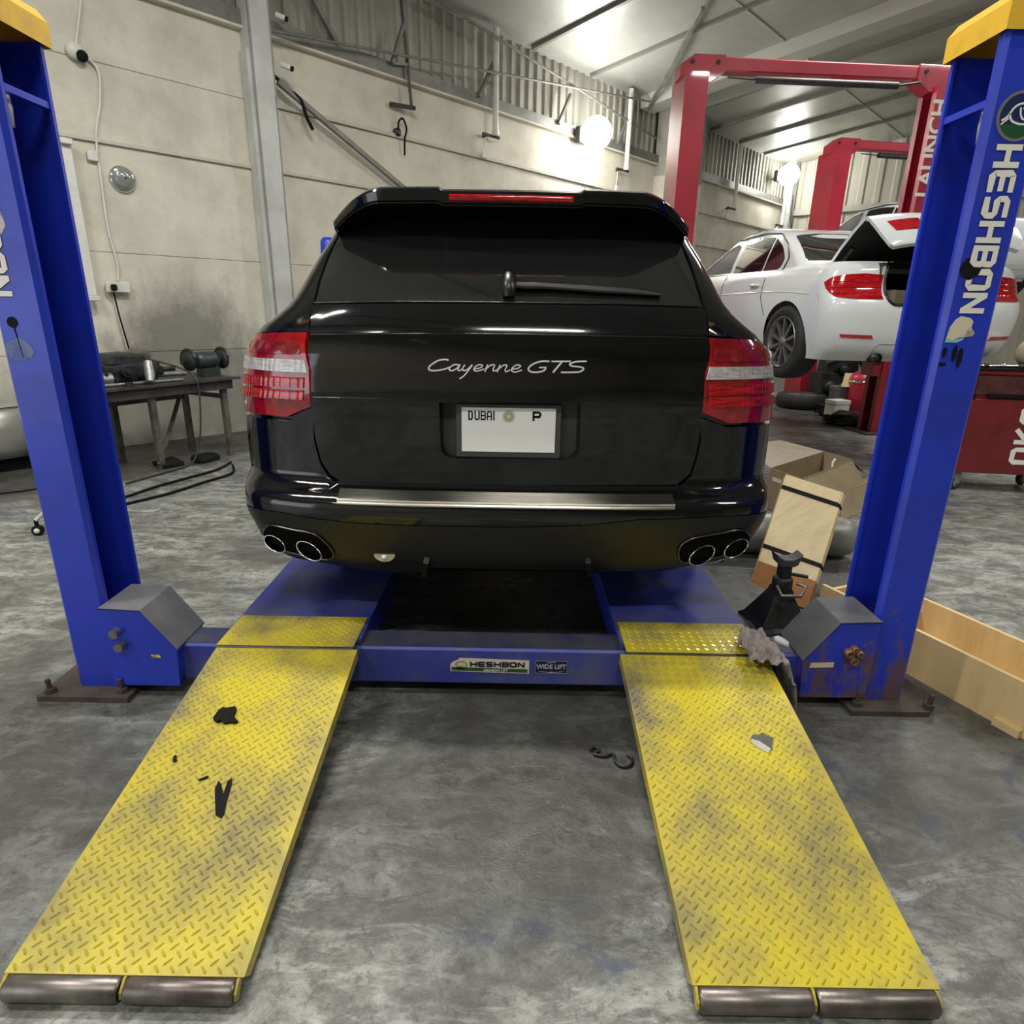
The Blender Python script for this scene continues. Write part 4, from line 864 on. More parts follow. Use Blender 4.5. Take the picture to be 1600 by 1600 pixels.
# side glazing, handles and mirrors
for s in (-1, 1):
    sx_ = lambda u, v, q, s=s: Vector((suv.cx+s*(suv.sidex(u, v)-.014+.004-q), u, v))
    for o_ in ([(2.98, 1.47), (3.25, 1.47), (3.25, 1.74), (3.12, 1.72)], [(3.32, 1.46), (4.15, 1.44), (4.15, 1.77), (3.32, 1.76)], [(4.22, 1.44), (5.15, 1.42), (4.62, 1.72), (4.22, 1.77)]):
        b = MB(); panel(b, round_poly(o_, .04), sx_, [], .08, .004); b.build('side_window', M_glassdark, car, recalc=False)
    b = MB(); c = Vector((.05+s*1.04, 5.1, 1.45)); b.lathe([(0, -.10), (.05, -.095), (.08, -.05), (.085, .05), (.06, .1), (0, .11)], Matrix.Translation(c) @ Matrix.Rotation(math.pi/2, 4, 'Y'), 16); b.tube([c, c+Vector((-s*.2, .05, -.03))], .02, 8); b.build('door_mirror', M_carblack, car)
    for y in (3.55, 4.5):
        b = MB(); x_ = .05+s*(suv.w(1.25)+.006); b.tube([(x_-s*.02, y, 1.25), (x_+s*.02, y+.03, 1.25), (x_+s*.02, y+.17, 1.25), (x_-s*.02, y+.2, 1.25)], .012, 8); b.build('door_handle', M_carblack, car)

# ------------------------------------------------------------------ sedans
SB = Shell(pchip([.2, .30, .45, .6, .70, .74, .80, .95, .99], [.14, .05, .01, .0, .02, .06, .085, .115, .15]),
           pchip([.2, .4, .6, .7, .78, .88, .95, .99], [4.50, 4.60, 4.62, 4.58, 4.4, 3.95, 3.5, 3.2]),
           pchip([.2, .4, .6, .8, .9, .96, .99], [.84, .885, .905, .895, .872, .835, .79]), pchip([.2, 1], [.30, .27]), pchip([.2, .6, .99], [.6, .55, .3]), 3.0)
SG = Shell(pchip([.93, 1.03, 1.2, 1.33, 1.40, 1.43], [.66, .78, 1.10, 1.42, 1.70, 2.0]), pchip([.93, 1.1, 1.25, 1.36, 1.41, 1.43], [3.40, 3.0, 2.66, 2.40, 2.25, 2.2]),
           pchip([.93, 1.03, 1.2, 1.33, 1.40, 1.43], [.815, .78, .71, .645, .585, .48]), pchip([.9, 1.43], [.22, .10]), pchip([.9, 1.43], [.3, .08]), 2.6)
def make_sedan(label, paint, lid_open, loc, rz):
    t = thing('car', label, 'car')
    ARCH = [(.80, .32, .365), (3.61, .32, .365)]
    hole = round_poly([(-math.radians(29.5), .985), (-math.radians(29), .70), (-math.radians(26), .655), (math.radians(26), .655), (math.radians(29), .70), (math.radians(29.5), .985)], [0, .03, .05, .05, .03, 0]) if lid_open else None
    b = shell_body(SB, .2, .99, ARCH, 0, list(np.linspace(.2, .99, 30)), rear_hole=hole, crown=.02)
    fw = round_poly([(2.20, .985), (3.05, 1.00), (2.70, 1.19), (2.42, 1.285), (2.24, 1.315)], .03)
    shell_body(SG, .93, 1.43, [], 0, list(np.linspace(.93, 1.43, 20)), mb=b, side_holes=[fw], crown=.012)
    b.build('body', paint, t, recalc=False)
    b = MB(); b.box((-.78, .35, .2), (.78, 4.3, .24)); b.box((-.55, 1.2, .22), (.55, 3.1, .5)); b.build('underbody', M_trim, t)
    gs = lambda sg, d=.004: (lambda u, v, q: Vector((sg*(SG.sidex(u, v)+d-q), u, v)))
    wins = [('rear_door_window', round_poly([(1.50, .965), (2.12, .98), (2.14, 1.322), (1.86, 1.328), (1.55, 1.295)], .02), M_glassdark), ('quarter_window', round_poly([(1.47, .965), (1.51, 1.285), (1.30, 1.19), (1.16, 1.07), (1.16, 1.0), (1.22, .965)], [.01, .02, .1, .06, .05, .04]), M_glassdark), ('front_door_window', fw, mat('clear_glass', (.75, .78, .78), .05, alpha=.22))]
    seam = round_poly([(1.10, .945), (3.20, .985), (2.78, 1.21), (2.45, 1.325), (2.15, 1.352), (1.80, 1.36), (1.48, 1.325), (1.22, 1.20), (1.08, 1.07)], .04)
    for sg in (-1, 1):
        wheel_mesh(t, Vector((sg*.79, .80, .32)), sg, .33, .225, M_alu, 10); wheel_mesh(t, Vector((sg*.79, 3.61, .32)), sg, .33, .225, M_alu, 10)
        for nm, o_, m_ in wins:
            b = MB(); panel(b, o_, gs(sg), [], .07, .012); b.build(nm, m_, t, recalc=False)
        b = MB(); pts = [gs(sg, .003)(u, v, 0) for u, v in densify(seam, .06)]; b.tube(pts+[pts[0]], .008, 6); b.build('window_trim', M_trim, t)
        for o_ in ([(1.28, .90), (1.27, .72), (1.16, .55)], [(2.17, .96), (2.15, .5), (2.17, .26)], [(3.2, .95), (3.26, .6), (3.12, .26)]):
            b = MB(); q = densify(o_, .08, False); b.tube([Vector((sg*(SB.sidex(u, v)+.0005), u, v)) for u, v in q], .004, 6); b.build('door_seam', M_trim, t)
        b = MB(); q = [(.42, .735), (.9, .765), (1.6, .765), (2.6, .745), (3.3, .70)]; q = smooth_line(q, 8); b.tube([Vector((sg*(SB.sidex(u, v)-.004), u, v)) for u, v in q], [.002]+[.008]*(len(q)-2)+[.002], 8); b.build('shoulder_crease', paint, t)
        for y in (1.42, 2.42):
            b = MB(); x_ = sg*SB.sidex(y, .83); b.tube([(x_-sg*.01, y-.09, .83), (x_+sg*.022, y-.06, .835), (x_+sg*.024, y+.06, .835), (x_-sg*.01, y+.09, .83)], [.010, .013, .013, .010], 8); b.build('door_handle', paint, t)
        c = Vector((sg*.93, 2.98, 1.02)); b = MB(); b.lathe([(0, -.11), (.06, -.10), (.085, -.05), (.085, .05), (.06, .10), (0, .11)], Matrix.Translation(c) @ Matrix.Diagonal((1, .8, .8, 1)) @ Matrix.Rotation(math.pi/2, 4, 'Y'), 16); b.tube([c+Vector((-sg*.05, 0, -.02)), c+Vector((-sg*.17, .06, -.07))], .025, 8); b.build('door_mirror', M_trim, t)
        # tail lamp wrapping the corner
        R_ = math.radians
        o_ = [(sg*R_(30.5), .885), (sg*R_(40), .895), (sg*R_(52), .885), (sg*R_(64), .865), (sg*R_(74), .825), (sg*R_(70), .78), (sg*R_(60), .715), (sg*R_(45), .70), (sg*R_(31), .70)]
        b = MB(); panel(b, o_, lambda u, v, q: SB.rear(u, v, -.006+q), [], .03, .012); lp_ = b.build('tail_lamp', M_redlens2, t, recalc=False)
        for z_ in (.742, .785, .83):
            b = MB(); b.tube([SB.rear(sg*R_(a), z_, -.0075) for a in np.linspace(33, 62, 14)], .004, 6); b.build('lamp_bar', M_redlens, lp_)
        b = MB(); panel(b, [(sg*R_(33), .385), (sg*R_(52), .395), (sg*R_(53), .42), (sg*R_(34), .415)], lambda u, v, q: SB.rear(u, v, -.004+q), [], .03, .006); b.build('reflector', M_redlens2, t, recalc=False)
        b = MB(); c = Vector((sg*.44, .12, .23)); b.lathe([(.036, -.06), (.042, -.06), (.042, .12), (.034, .12), (.034, -.05), (0, -.05)], Matrix.Translation(c) @ Matrix.Rotation(-math.pi/2, 4, 'X'), 18); b.build('exhaust_pipe', M_dark, t)
    b = MB(); panel(b, round_poly([(-R_(60), 1.04), (R_(60), 1.04), (R_(52), 1.30), (R_(25), 1.335), (-R_(25), 1.335), (-R_(52), 1.30)], .04), lambda u, v, q: SG.rear(u, v, -.004+q), [], .06, .01); b.build('rear_window', M_glassdark, t, recalc=False)
    b = MB(); panel(b, round_poly([(-R_(68), .99), (R_(68), .99), (R_(56), 1.30), (-R_(56), 1.30)], .04), lambda u, v, q: SG.front(u, v, -.004+q), [], .06, .01); b.build('windscreen', M_glassdark, t, recalc=False)
    b = MB(); o_ = round_poly([(-R_(31), .24), (-R_(31), .345), (R_(31), .345), (R_(31), .24)], [0, .06, .06, 0]); pts = [SB.rear(u, v, -.001) for u, v in densify(o_, .05)]; b.tube(pts, .004, 6); b.build('bumper_seam', mat('seam_grey', (.30, .31, .30), .5), t)
    # boot lid: top panel and skirt, hinged at the back of the deck
    th = math.radians(36 if lid_open else 0); hy, hz = .72, 1.012
    def L(y, z): return (hy+y*math.cos(th)+z*math.sin(th), hz-y*math.sin(th)+z*math.cos(th))
    sec = [(.0, 0), (-.2, .012), (-.42, .008), (-.57, -.004), (-.63, -.020), (-.652, -.05), (-.672, -.13), (-.695, -.25), (-.70, -.345), (-.692, -.36)]
    wid = [.60, .62, .64, .65, .65, .65, .64, .62, .58, .55]
    def lid(off, shrink):
        rows = []
        for (y, z), w_ in zip(sec, wid):
            yy, zz = y*(1-shrink)-0, z-off*(1 if y > -.64 else .2); yy += off*(0 if y > -.6 else .9); r_ = []
            for u in np.linspace(-1, 1, 21):
                k_ = abs(u)**3; q = L(yy+.045*k_*(1 if y < -.6 else 0), zz-.02*k_); r_.append(Vector((u*w_*(1-shrink), q[0], q[1])))
            rows.append(r_)
        return rows
    o1, i1 = lid(0, 0), lid(.022, .015)
    b = MB(); b.grid(o1); rim_o = o1[0]+[r[-1] for r in o1[1:-1]]+o1[-1][::-1]+[r[0] for r in o1[-2:0:-1]]; rim_i = i1[0]+[r[-1] for r in i1[1:-1]]+i1[-1][::-1]+[r[0] for r in i1[-2:0:-1]]
    b.grid([rim_o, rim_i], closed=True, smooth=False); bl_ = b.build('boot_lid', paint, t, recalc=False)
    b = MB(); b.grid(i1); b.build('lid_lining', mat('lid_lining', (.012, .012, .012), .8), bl_)
    for sg in (-1, 1):
        b = MB(); rows = []
        for fy in np.linspace(0, 1, 5):
            r_ = []
            for u in np.linspace(.52, .97-.06*fy, 8):
                a_ = L(-.676-.02*fy+.045*u**3, -.115-.115*fy-.02*u**3); r_.append(Vector((sg*u*.56, a_[0]-.008, a_[1]+.004)))
            rows.append(r_)
        b.grid(rows); b.build('lid_lamp', M_redlens2, bl_)
        if lid_open:
            a_ = L(-.25, -.05); b = MB(); b.tube([(sg*.56, .60, .99), (sg*.54, a_[0], a_[1])], .018, 8); b.build('lid_hinge', M_trim, bl_)
    if lid_open:
        b = MB(); a0, a1 = Vector((-.52, .10, .62)), Vector((.52, 1.1, .975))
        b.add([a0, (a1.x, a0.y, a0.z), (a1.x, a1.y, a0.z), (a0.x, a1.y, a0.z), (a0.x, a0.y, a1.z), (a1.x, a0.y, a1.z), a1, (a0.x, a1.y, a1.z)], [[0, 1, 2, 3], [4, 5, 6, 7], [1, 2, 6, 5], [2, 3, 7, 6], [3, 0, 4, 7]]); b.build('boot_lining', M_trim, t)
        b = MB(); pts = [SB.rear(u, v, -.002) for u, v in densify(hole, .04)]; b.tube(pts, .012, 6); b.build('boot_seal', M_trim, t)
    t.location = loc; t.rotation_euler = (0, 0, rz)
    return t
HW = math.radians(8)
white = make_sedan('white sedan raised on the red two-post lift with its boot lid open', M_carwhite, True, (3.55, 5.38, .87), HW)
white2 = make_sedan('white car held high on the far red lift behind the raised white sedan', M_carwhite, False, (6.75, 9.1, 1.72), math.radians(10))
mw = white.matrix_basis.copy()
bx = thing('cardboard_box', 'small brown carton inside the open boot of the white sedan', 'box', (0, 0, 0))
c = Vector(mw @ Vector((-.20, .42, .62)))
bx.location = c
b = MB(); b.box(c+Vector((-.12, -.1, 0)), c+Vector((.12, .14, .16)), bev=.003); b.build('carton', M_card, bx)
b = MB(); b.box(c+Vector((-.025, -.102, .001)), c+Vector((.025, .142, .1615))); b.build('packing_tape', mat('tape', (.42, .36, .24), .3), bx)

# ------------------------------------------------------------------ red two-post lifts
def red_lift(label, loc, rz, arm_z, letters):
    t = thing('two_post_lift', label, 'car lift', group='red two-post lifts')
    HS, H_ = 1.41, 3.84
    for s in (-1, 1):
        X = lambda u: s*(HS+.13-u)
        y0 = -.23 if s < 0 else -.15; PW_, PD_, th, lp = .25, (.46 if s < 0 else .30), .012, .075
        o_ = [(0, 0), (PW_, 0), (PW_, lp), (PW_-th, lp), (PW_-th, th), (th, th), (th, PD_-th), (PW_-th, PD_-th), (PW_-th, PD_-lp), (PW_, PD_-lp), (PW_, PD_), (0, PD_)]
        b = MB(); b.grid([[Vector((X(u), y0+y, z)) for u, y in o_] for z in (.02, H_)], closed=True, smooth=False)
        x0, x1 = sorted((X(-.003), X(PW_+.003)))
        b.box((x0, y0-.004, 2.42), (x1, y0-.001, 2.44)); b.build('column', M_red, t)
        b = MB(); x0, x1 = sorted((X(-.1), X(PW_+.12))); b.box((x0, y0-.1, 0), (x1, y0+PD_+.1, .02)); b.build('base_plate', M_rustplate, t)
        x0, x1 = sorted((X(-.01), X(PW_+.01)))
        b = MB(); b.prism([(X(-.02), H_-.02), (X(-.02), H_+.10), (X(.12), H_+.2), (X(.46), H_+.2), (X(.46), H_+.05), (X(.30), H_-.06), (X(PW_), H_-.06)], lambda u, v, d: Vector((u, -.10+d, v)), .20); b.build('elbow', M_red, t)
        for u_ in (.10, .38): 
            b = MB(); b.cyl((X(u_), -.115, H_+.13), (X(u_), .115, H_+.13), .022, 8); b.build('bolt', M_dark, t)
        for z in (2.35, 1.3):
            x0, x1 = sorted((X(PW_-.02), X(PW_-.008))); b = MB(); b.box((x0, y0+.05, z), (x1, y0+PD_-.05, z+.04)); b.build('web_bar', M_red, t)
        b = MB(); x0, x1 = sorted((X(.05), X(PW_+.10))); b.box((x0, y0+.02, arm_z-.35), (x1, y0+PD_-.02, arm_z+.05)); cr = b.build('carriage', M_red, t)
        for dy in (-1.05, .95):
            b = MB(); a_ = Vector((X(PW_+.05), 0, arm_z-.10)); e_ = Vector((s*.62, dy, arm_z-.10)); b.bar(a_, e_, .10, .09); arm = b.build('swing_arm', M_red, cr)
            b = MB(); b.lathe([(.03, 0), (.03, .09), (.07, .09), (.07, .14), (0, .14)], Matrix.Translation(e_), 14); b.build('lift_pad', M_rubber, arm)
    b = MB(); b.box((-HS+.1, -.08, H_+.06), (HS-.1, .08, H_+.19), bev=.012); b.build('top_beam', M_red, t)
    b = MB(); b.tube([(-.75, -.12, H_-.02), (.85, -.12, H_-.02)], .035, 10); b.tube([(-1.05, -.12, H_-.01), (-.75, -.12, H_-.02)], .008, 6); b.tube([(.85, -.12, H_-.02), (1.1, -.12, H_+.02)], .012, 6); b.build('safety_bar', M_dark, t)
    if letters:
        b = MB(); xc = HS+.13-.175; text_mb(b, 'LAUNCH', lambda u, v, d: Vector((xc-v, -.1515-d, 3.22+u)), .24, bold=.006); b.build('lettering', M_letter, t)
    t.location = loc; t.rotation_euler = (0, 0, rz); return t
red_lift('nearer red two-post lift with white lettering holding up the white sedan', (3.33, 7.98, 0), math.radians(4), 1.07, True)
red_lift('farther red two-post lift half hidden behind the nearer one by the back wall', (6.42, 11.3, 0), math.radians(10), 1.92, False)

# ------------------------------------------------------------------ things on the left wall
def wall_box(mb, s, n0, z, w_, d_, h_, bev=0):
    Mx = Matrix.Translation(wp(s, n0, z)) @ Matrix.Rotation(RZ_WALL, 4, 'Z'); return mb.box((-w_/2, -d_, -h_/2), (w_/2, 0, h_/2), Mx, bev)
MW = lambda s, n, z: Matrix.Translation(wp(s, n, z)) @ Matrix.Rotation(RZ_WALL, 4, 'Z') @ Matrix.Rotation(math.pi/2, 4, 'X')     # local Z points into the hall
for nm, p, big in (('near', LAMP_A, 1), ('far', LAMP_B, 1)):
    t = thing('flood_light', 'glaring white lamp high on the left wall %s' % ('above the black car' if nm == 'near' else 'near the far corner beyond the red column'), 'lamp', p, 'flood lights on the left wall')
    s = (p-P0).dot(W)
    b = MB(); wall_box(b, s, .12, p.z, .30, .10, .24, .01); b.build('housing', M_dark, t)
    b = MB(); b.lathe([(.245*math.sin(q), -.245*math.cos(q)) for q in np.linspace(.02, math.pi-.02, 20)], Matrix.Translation(p+N*.10), 28); b.build('glare_globe', M_lampglare, t)  # globe made oversized to stand for the glare around the lamp
    b = MB(); b.bar(wp(s, 0, p.z-.05), wp(s, .12, p.z-.02), .03, .03); b.build('bracket', M_greysteel, t)
LB = [(4.03, 3.84, 5.12, 'upright on the left wall above the car roof', .15), (7.4, 3.90, 5.14, 'standing upright on the wall just left of the red lift column', .15), (11.9, 3.77, 5.05, 'on the wall behind the red lift columns', .15), (14.86, 3.7, 5.05, 'in the far corner by the back wall', .12)]
for s, z0, z1, where, n in LB:
    t = thing('tube_lamp', 'unlit white tube lamp '+where, 'lamp', wp(s, n, z0), 'upright tube lamps on the left wall')
    b = MB(); b.tube([wp(s, n, z0+.04), wp(s, n, z1)], .042, 14); b.build('tube', M_white, t)
    b = MB(); b.tube([wp(s, n, z0-.03), wp(s, n, z0+.05)], .05, 14); b.build('end_cap', M_white, t)
    b = MB(); b.bar(wp(s-.18, n-.08, z0-.02), wp(s+.10, n-.02, z0-.04), .04, .03); b.bar(wp(s-.1, 0, z0-.03), wp(s-.1, n-.05, z0-.03), .03, .03); b.build('bracket', M_dark, t)
    b = MB(); b.tube([wp(s-.1, .04, z0-.04), wp(s-.13, .05, z0-.14), wp(s-.13, .03, 3.58)], .010, 6); b.build('feed_cable', M_white, t)
    b = MB(); wall_box(b, s-.13, .04, 3.56, .10, .04, .10, .01); b.build('junction_box', M_white, t)
t = thing('batten_lamp', 'long unlit white batten lamp mounted upright on the wall beside the left post', 'lamp', wp(-1.38, 0, 1.45))
b = MB(); wall_box(b, -1.38, .05, 2.135, .085, .05, 1.28, .006); b.build('housing', M_white, t)
b = MB(); b.tube([wp(-1.36, .07, 1.55), wp(-1.36, .07, 2.72)], .02, 12); b.build('tube', M_white, t)
for z in (1.47, 2.80): b = MB(); wall_box(b, -1.38, .075, z, .10, .075, .05, .006); b.build('end_cap', M_white, t)
t = thing('wall_lamp', 'round clear glass bulkhead lamp on the plaster wall above the workbench', 'lamp', wp(-.93, 0, 2.57))
b = MB(); b.lathe([(0, .0), (.115, .0), (.118, .02), (.10, .035), (.04, .03), (0, .03)], MW(-.93, 0, 2.57), 32); b.build('base', M_chrome, t)
b = MB(); b.lathe([(.105, .03), (.10, .06), (.075, .09), (.03, .105), (.012, .106), (0, .106)], MW(-.93, 0, 2.57), 32); b.build('glass_dome', mat('dome_glass', (.45, .46, .44), .08, .25, alpha=.55), t)
b = MB(); b.lathe([(.008, .105), (.008, .112), (0, .112)], MW(-.93, 0, 2.57), 10); b.build('centre_screw', M_black, t)
t = thing('cable_clamp', 'small dark cable junction on the upper left wall where the white cable bends', 'junction box', wp(-1.14, 0, 3.54))
b = MB(); b.lathe([(0, 0), (.07, 0), (.07, .05), (.05, .07), (0, .07)], MW(-1.16, 0, 3.56), 18); b.build('box', M_white, t)
b = MB(); b.lathe([(0, .0), (.045, 0), (.045, .04), (0, .05)], MW(-1.12, .05, 3.52), 12); b.build('cover', M_black, t)
b = MB(); b.tube([wp(*p) for p in smooth_line([(-1.02, .02, 5.1), (-1.04, .02, 4.6), (-1.02, .02, 4.1), (-1.14, .03, 3.62), (-1.13, .03, 3.56), (-1.0, .03, 3.46), (-1.02, .02, 3.2), (-1.1, .02, 2.9), (-1.12, .02, 2.5), (-1.13, .02, 2.1), (-1.10, .02, 1.8), (-1.12, .02, 1.64)], 6)], .011, 8)
tag(b.build('cable', M_white), 'thin white cable running down the left wall to the socket', 'cable')
b = MB(); wall_box(b, -1.16, .025, 2.73, .09, .025, .09, .008); o = b.build('switch_box', M_white); tag(o, 'small round-edged white box on the white cable above the round lamp', 'switch box')
t = thing('wall_socket', 'white double wall socket with a black plug above the workbench', 'socket', wp(-1.14, 0, 1.58))
b = MB(); wall_box(b, -1.14, .04, 1.58, .21, .04, .10, .006); b.build('socket_plate', M_white, t)
for s in (-1.19, -1.085):
    b = MB(); wall_box(b, s, .044, 1.575, .03, .004, .035); b.build('outlet', M_greysteel, t)
t = thing('power_cord', 'black plug and cord hanging from the wall socket to the workbench', 'cord', wp(-1.19, .04, 1.58))
b = MB(); wall_box(b, -1.19, .09, 1.575, .05, .05, .06, .01); b.build('plug', M_black, t)
b = MB(); b.tube([wp(-1.19, .07, 1.55), wp(-1.17, .06, 1.3), wp(-1.14, .08, 1.0), wp(-1.12, .12, .80)], .008, 8); b.build('flex', M_black, t)
# braces, tie rods and brackets of the steel frame
def rod(nm, a, b_, r_, m_, lab, cat='brace', seg=8):
    b = MB(); b.tube([a, b_], r_, seg); return tag(b.build(nm, m_), lab, cat)
rod('tie_rod', wp(2.5, .25, 5.12), wp(8.4, .12, 4.55), .018, M_greysteel, 'thin steel rod sloping down to the right over the cladding behind the lamps')
rod('tie_rod', wp(.64, .2, 4.16), wp(8.5, .2, 5.12), .016, M_greysteel, 'thin steel rod rising from the left column across the ribbed cladding')
b = MB(); b.bar(wp(.70, .16, 3.72), wp(3.4, .05, 2.45), .055, .05); tag(b.build('diagonal_brace', M_greysteel), 'long steel brace slanting from the column down behind the black car', 'brace')
b = MB(); b.bar(wp(.9, .06, 5.1), wp(1.55, .06, 4.28), .06, .05); tag(b.build('diagonal_brace', M_greysteel), 'short steel brace over the cladding just right of the left column', 'brace')
for i, (s, lab) in enumerate(((2.42, 'dark steel hanger with an angled foot on the wall left of the first tube lamp'), )):
    t = thing('hanger_bracket', lab, 'bracket', wp(s, .1, 4.5))
    b = MB(); b.bar(wp(s, .12, 5.0), wp(s+.12, .12, 3.86), .035, .03); b.build('upright', M_dark, t)
    b = MB(); b.bar(wp(s+.04, .12, 4.75), wp(s-.16, .12, 4.28), .05, .04); b.bar(wp(s-.16, .12, 4.28), wp(s+.08, .12, 4.32), .03, .03); b.build('strut', M_greysteel, t)
    b = MB(); b.bar(wp(s-.16, .04, 3.86), wp(s+.16, .14, 3.86), .05, .04); b.build('foot', M_dark, t)
for s0, lab in ((3.75, 'short strut between block wall and cladding left of the first tube lamp'), (5.5, 'short strut behind the glare of the near flood light'), (7.15, 'short strut just left of the second tube lamp')):
    b = MB(); b.bar(wp(s0, .1, 4.25), wp(s0+.28, .1, 4.72), .05, .04); tag(b.build('short_strut', M_greysteel), lab, 'brace')
t = thing('cable_loop', 'black cable tail looping out of a small box on the left wall', 'cable', wp(2.39, 0, 3.58))
b = MB(); b.lathe([(0, 0), (.05, 0), (.05, .05), (0, .05)], MW(2.37, 0, 3.57), 14); b.build('box', M_dark, t)
b = MB(); b.tube([wp(*p) for p in smooth_line([(2.37, .05, 3.6), (2.36, .08, 3.68), (2.42, .09, 3.72), (2.48, .08, 3.62), (2.46, .06, 3.5), (2.46, .05, 3.32)], 6)], .012, 8); b.build('tail', M_black, t)
for z, s, lab in ((4.3, .72, 'small white security camera high on the column by the cladding'), (3.86, .74, 'small white security camera lower on the same column side')):
    t = thing('security_camera', lab, 'camera', wp(s, .2, z), 'security cameras on the column')
    b = MB(); b.cyl(wp(s, .2, z+.02), wp(s+.07, .26, z-.01), .028, 12); b.build('housing', M_white, t)
    b = MB(); b.cyl(wp(s+.068, .258, z-.009), wp(s+.088, .275, z-.018), .026, 12); b.build('lens', M_black, t)
b = MB(); b.tube([wp(*p) for p in smooth_line([(.66, .14, 3.78), (.82, .16, 3.68), (.95, .17, 3.6), (1.0, .18, 3.45), (1.08, .16, 3.34)], 6)], .02, 8); tag(b.build('hose_tail', M_black), 'short black hose tail hanging off the slanting brace beside the column', 'hose')
t = thing('fuse_box', 'small dark box with cables on the far corner post', 'fuse box', wp(15.0, .3, 3.25)); b = MB(); wall_box(b, 14.95, .42, 3.25, .2, .12, .28, .01); b.build('box', M_dark, t)
b = MB(); b.tube([wp(14.95, .38, 3.38), wp(14.9, .33, 3.8), wp(14.9, .3, 4.4)], .012, 6); b.build('cable', M_dark, t)
# ceiling tubes added as fill lighting, hung out of frame and unseen
for i, (s, n) in enumerate(FILL_TUBES):
    z = ceil_z(n)-.16; t = thing('fill_ceiling_light', 'added fill tube light hung unseen under the sloping roof', 'lamp', wp(s, n, z), 'added fill tube lights')
    Mx = Matrix.Translation(wp(s, n, z)) @ Matrix.Rotation(math.radians(0), 4, 'Z')
    b = MB(); b.box((-.78, -.09, .0), (.78, .09, .05), Mx, .006); b.build('housing', M_white, t)  # housing of the added fill tube
    for y in (-.045, .045):
        b = MB(); b.tube([Mx @ Vector((-.74, y, -.018)), Mx @ Vector((.74, y, -.018))], .016, 10); b.build('tube', M_filltubeglow, t)
    b = MB(); b.tube([Mx @ Vector((-.6, 0, .05)), Mx @ Vector((-.6, 0, .16))], .006, 6); b.tube([Mx @ Vector((.6, 0, .05)), Mx @ Vector((.6, 0, .16))], .006, 6); b.build('fill_tube_hanger', M_greysteel, t)

# ------------------------------------------------------------------ workbench against the left wall
BA = Vector((-2.66, 6.20, 0)); bd = Vector((-.472, -.882, 0)); bn = Vector((-.882, .472, 0))      # along the bench, and towards the wall
BM = Matrix(((bd.x, bn.x, 0, BA.x), (bd.y, bn.y, 0, BA.y), (0, 0, 1, 0), (0, 0, 0, 1)))
BP = lambda a, d, z: BM @ Vector((a, d, z))
BL, BD, BZ = 1.42, .74, .765
t = thing('workbench', 'long oily metal workbench with pipe legs against the left wall', 'workbench', BP(BL/2, BD/2, 0))
b = MB(); b.box((-.05, -.02, BZ-.022), (BL, BD, BZ), BM); b.build('worktop', M_bench, t)
b = MB(); b.box((.02, .02, BZ-.11), (BL-.02, .055, BZ-.022), BM); b.box((.02, BD-.06, BZ-.11), (BL-.02, BD-.02, BZ-.022), BM); b.build('apron', M_bench, t)
for a in (.07, .80, 1.30):
    for d in (.05, BD-.09):
        b = MB(); b.box((a, d, 0), (a+.05, d+.05, BZ-.11), BM); b.build('leg', M_benchleg, t)
b = MB(); b.box((.09, BD-.08, .52), (1.3, BD-.05, .57), BM); b.box((.08, .06, .56), (.11, BD-.06, .60), BM); b.build('stretcher', M_benchleg, t)
b = MB(); b.bar(BP(.85, .06, .05), BP(.12, BD-.06, .6), .03, .03); b.build('cross_brace', M_benchleg, t)
def on_bench(name, label, cat, a, d, group=None): return thing(name, label, cat, BP(a, d, BZ), group)
def rumple(mb, amp, seed, freq=8.):
    rnd = random.Random(seed); ph = [(rnd.uniform(0, 6), rnd.uniform(.6, 1.6)*freq, rnd.uniform(-1, 1), rnd.uniform(-1, 1), rnd.uniform(-1, 1)) for _ in range(9)]
    def f(v):
        o = Vector((0, 0, 0))
        for p, fr, x, y, z in ph: o += Vector((x, y, z))*math.sin(fr*(v.x*x+v.y*y+v.z*z)*2+p)
        return v+o*amp
    mb.v = [f(v) for v in mb.v]; return mb
# bench grinder
t = on_bench('bench_grinder', 'dark green bench grinder with two wheels on the right end of the workbench', 'grinder', .12, .24)
ax = Matrix.Translation(BP(.12, .24, BZ+.155)) @ BM.to_3x3().to_4x4() @ Matrix.Rotation(math.pi/2, 4, 'Y')
b = MB(); b.lathe([(0, -.12), (.05, -.12), (.075, -.10), (.082, -.06), (.082, .06), (.075, .10), (.05, .12), (0, .12)], ax, 28); b.build('motor', M_grindgreen, t)
b = MB(); b.prism([(-.08, -.08), (.08, -.08), (.05, .08), (-.05, .08)], lambda u, v, d: BP(.12+u*1.1, .24+v, BZ+d), .085); b.build('pedestal', M_grindgreen, t)
for s in (-1, 1):
    b = MB(); b.lathe([(0, s*.12), (.03, s*.12), (.03, s*.17), (0, s*.17)], ax, 14); b.build('arbor', M_dark, t)
    b = MB(); b.lathe([(0, s*.165), (.092, s*.165), (.095, s*.18), (.092, s*.195), (0, s*.195)], ax, 28); b.build('grinding_wheel', M_cast, t)
    b = MB(); b.tube([ax @ Vector((.105*math.cos(q), .105*math.sin(q), s*.18)) for q in np.linspace(1.2, 4.4, 14)], .016, 8); b.build('wheel_guard', M_dark, t)
    b = MB(); c = ax @ Vector((.02, .11, s*.18)); b.bar(c, c+Vector((.04, -.07, .01)), .03, .012); b.build('tool_rest', M_dark, t)
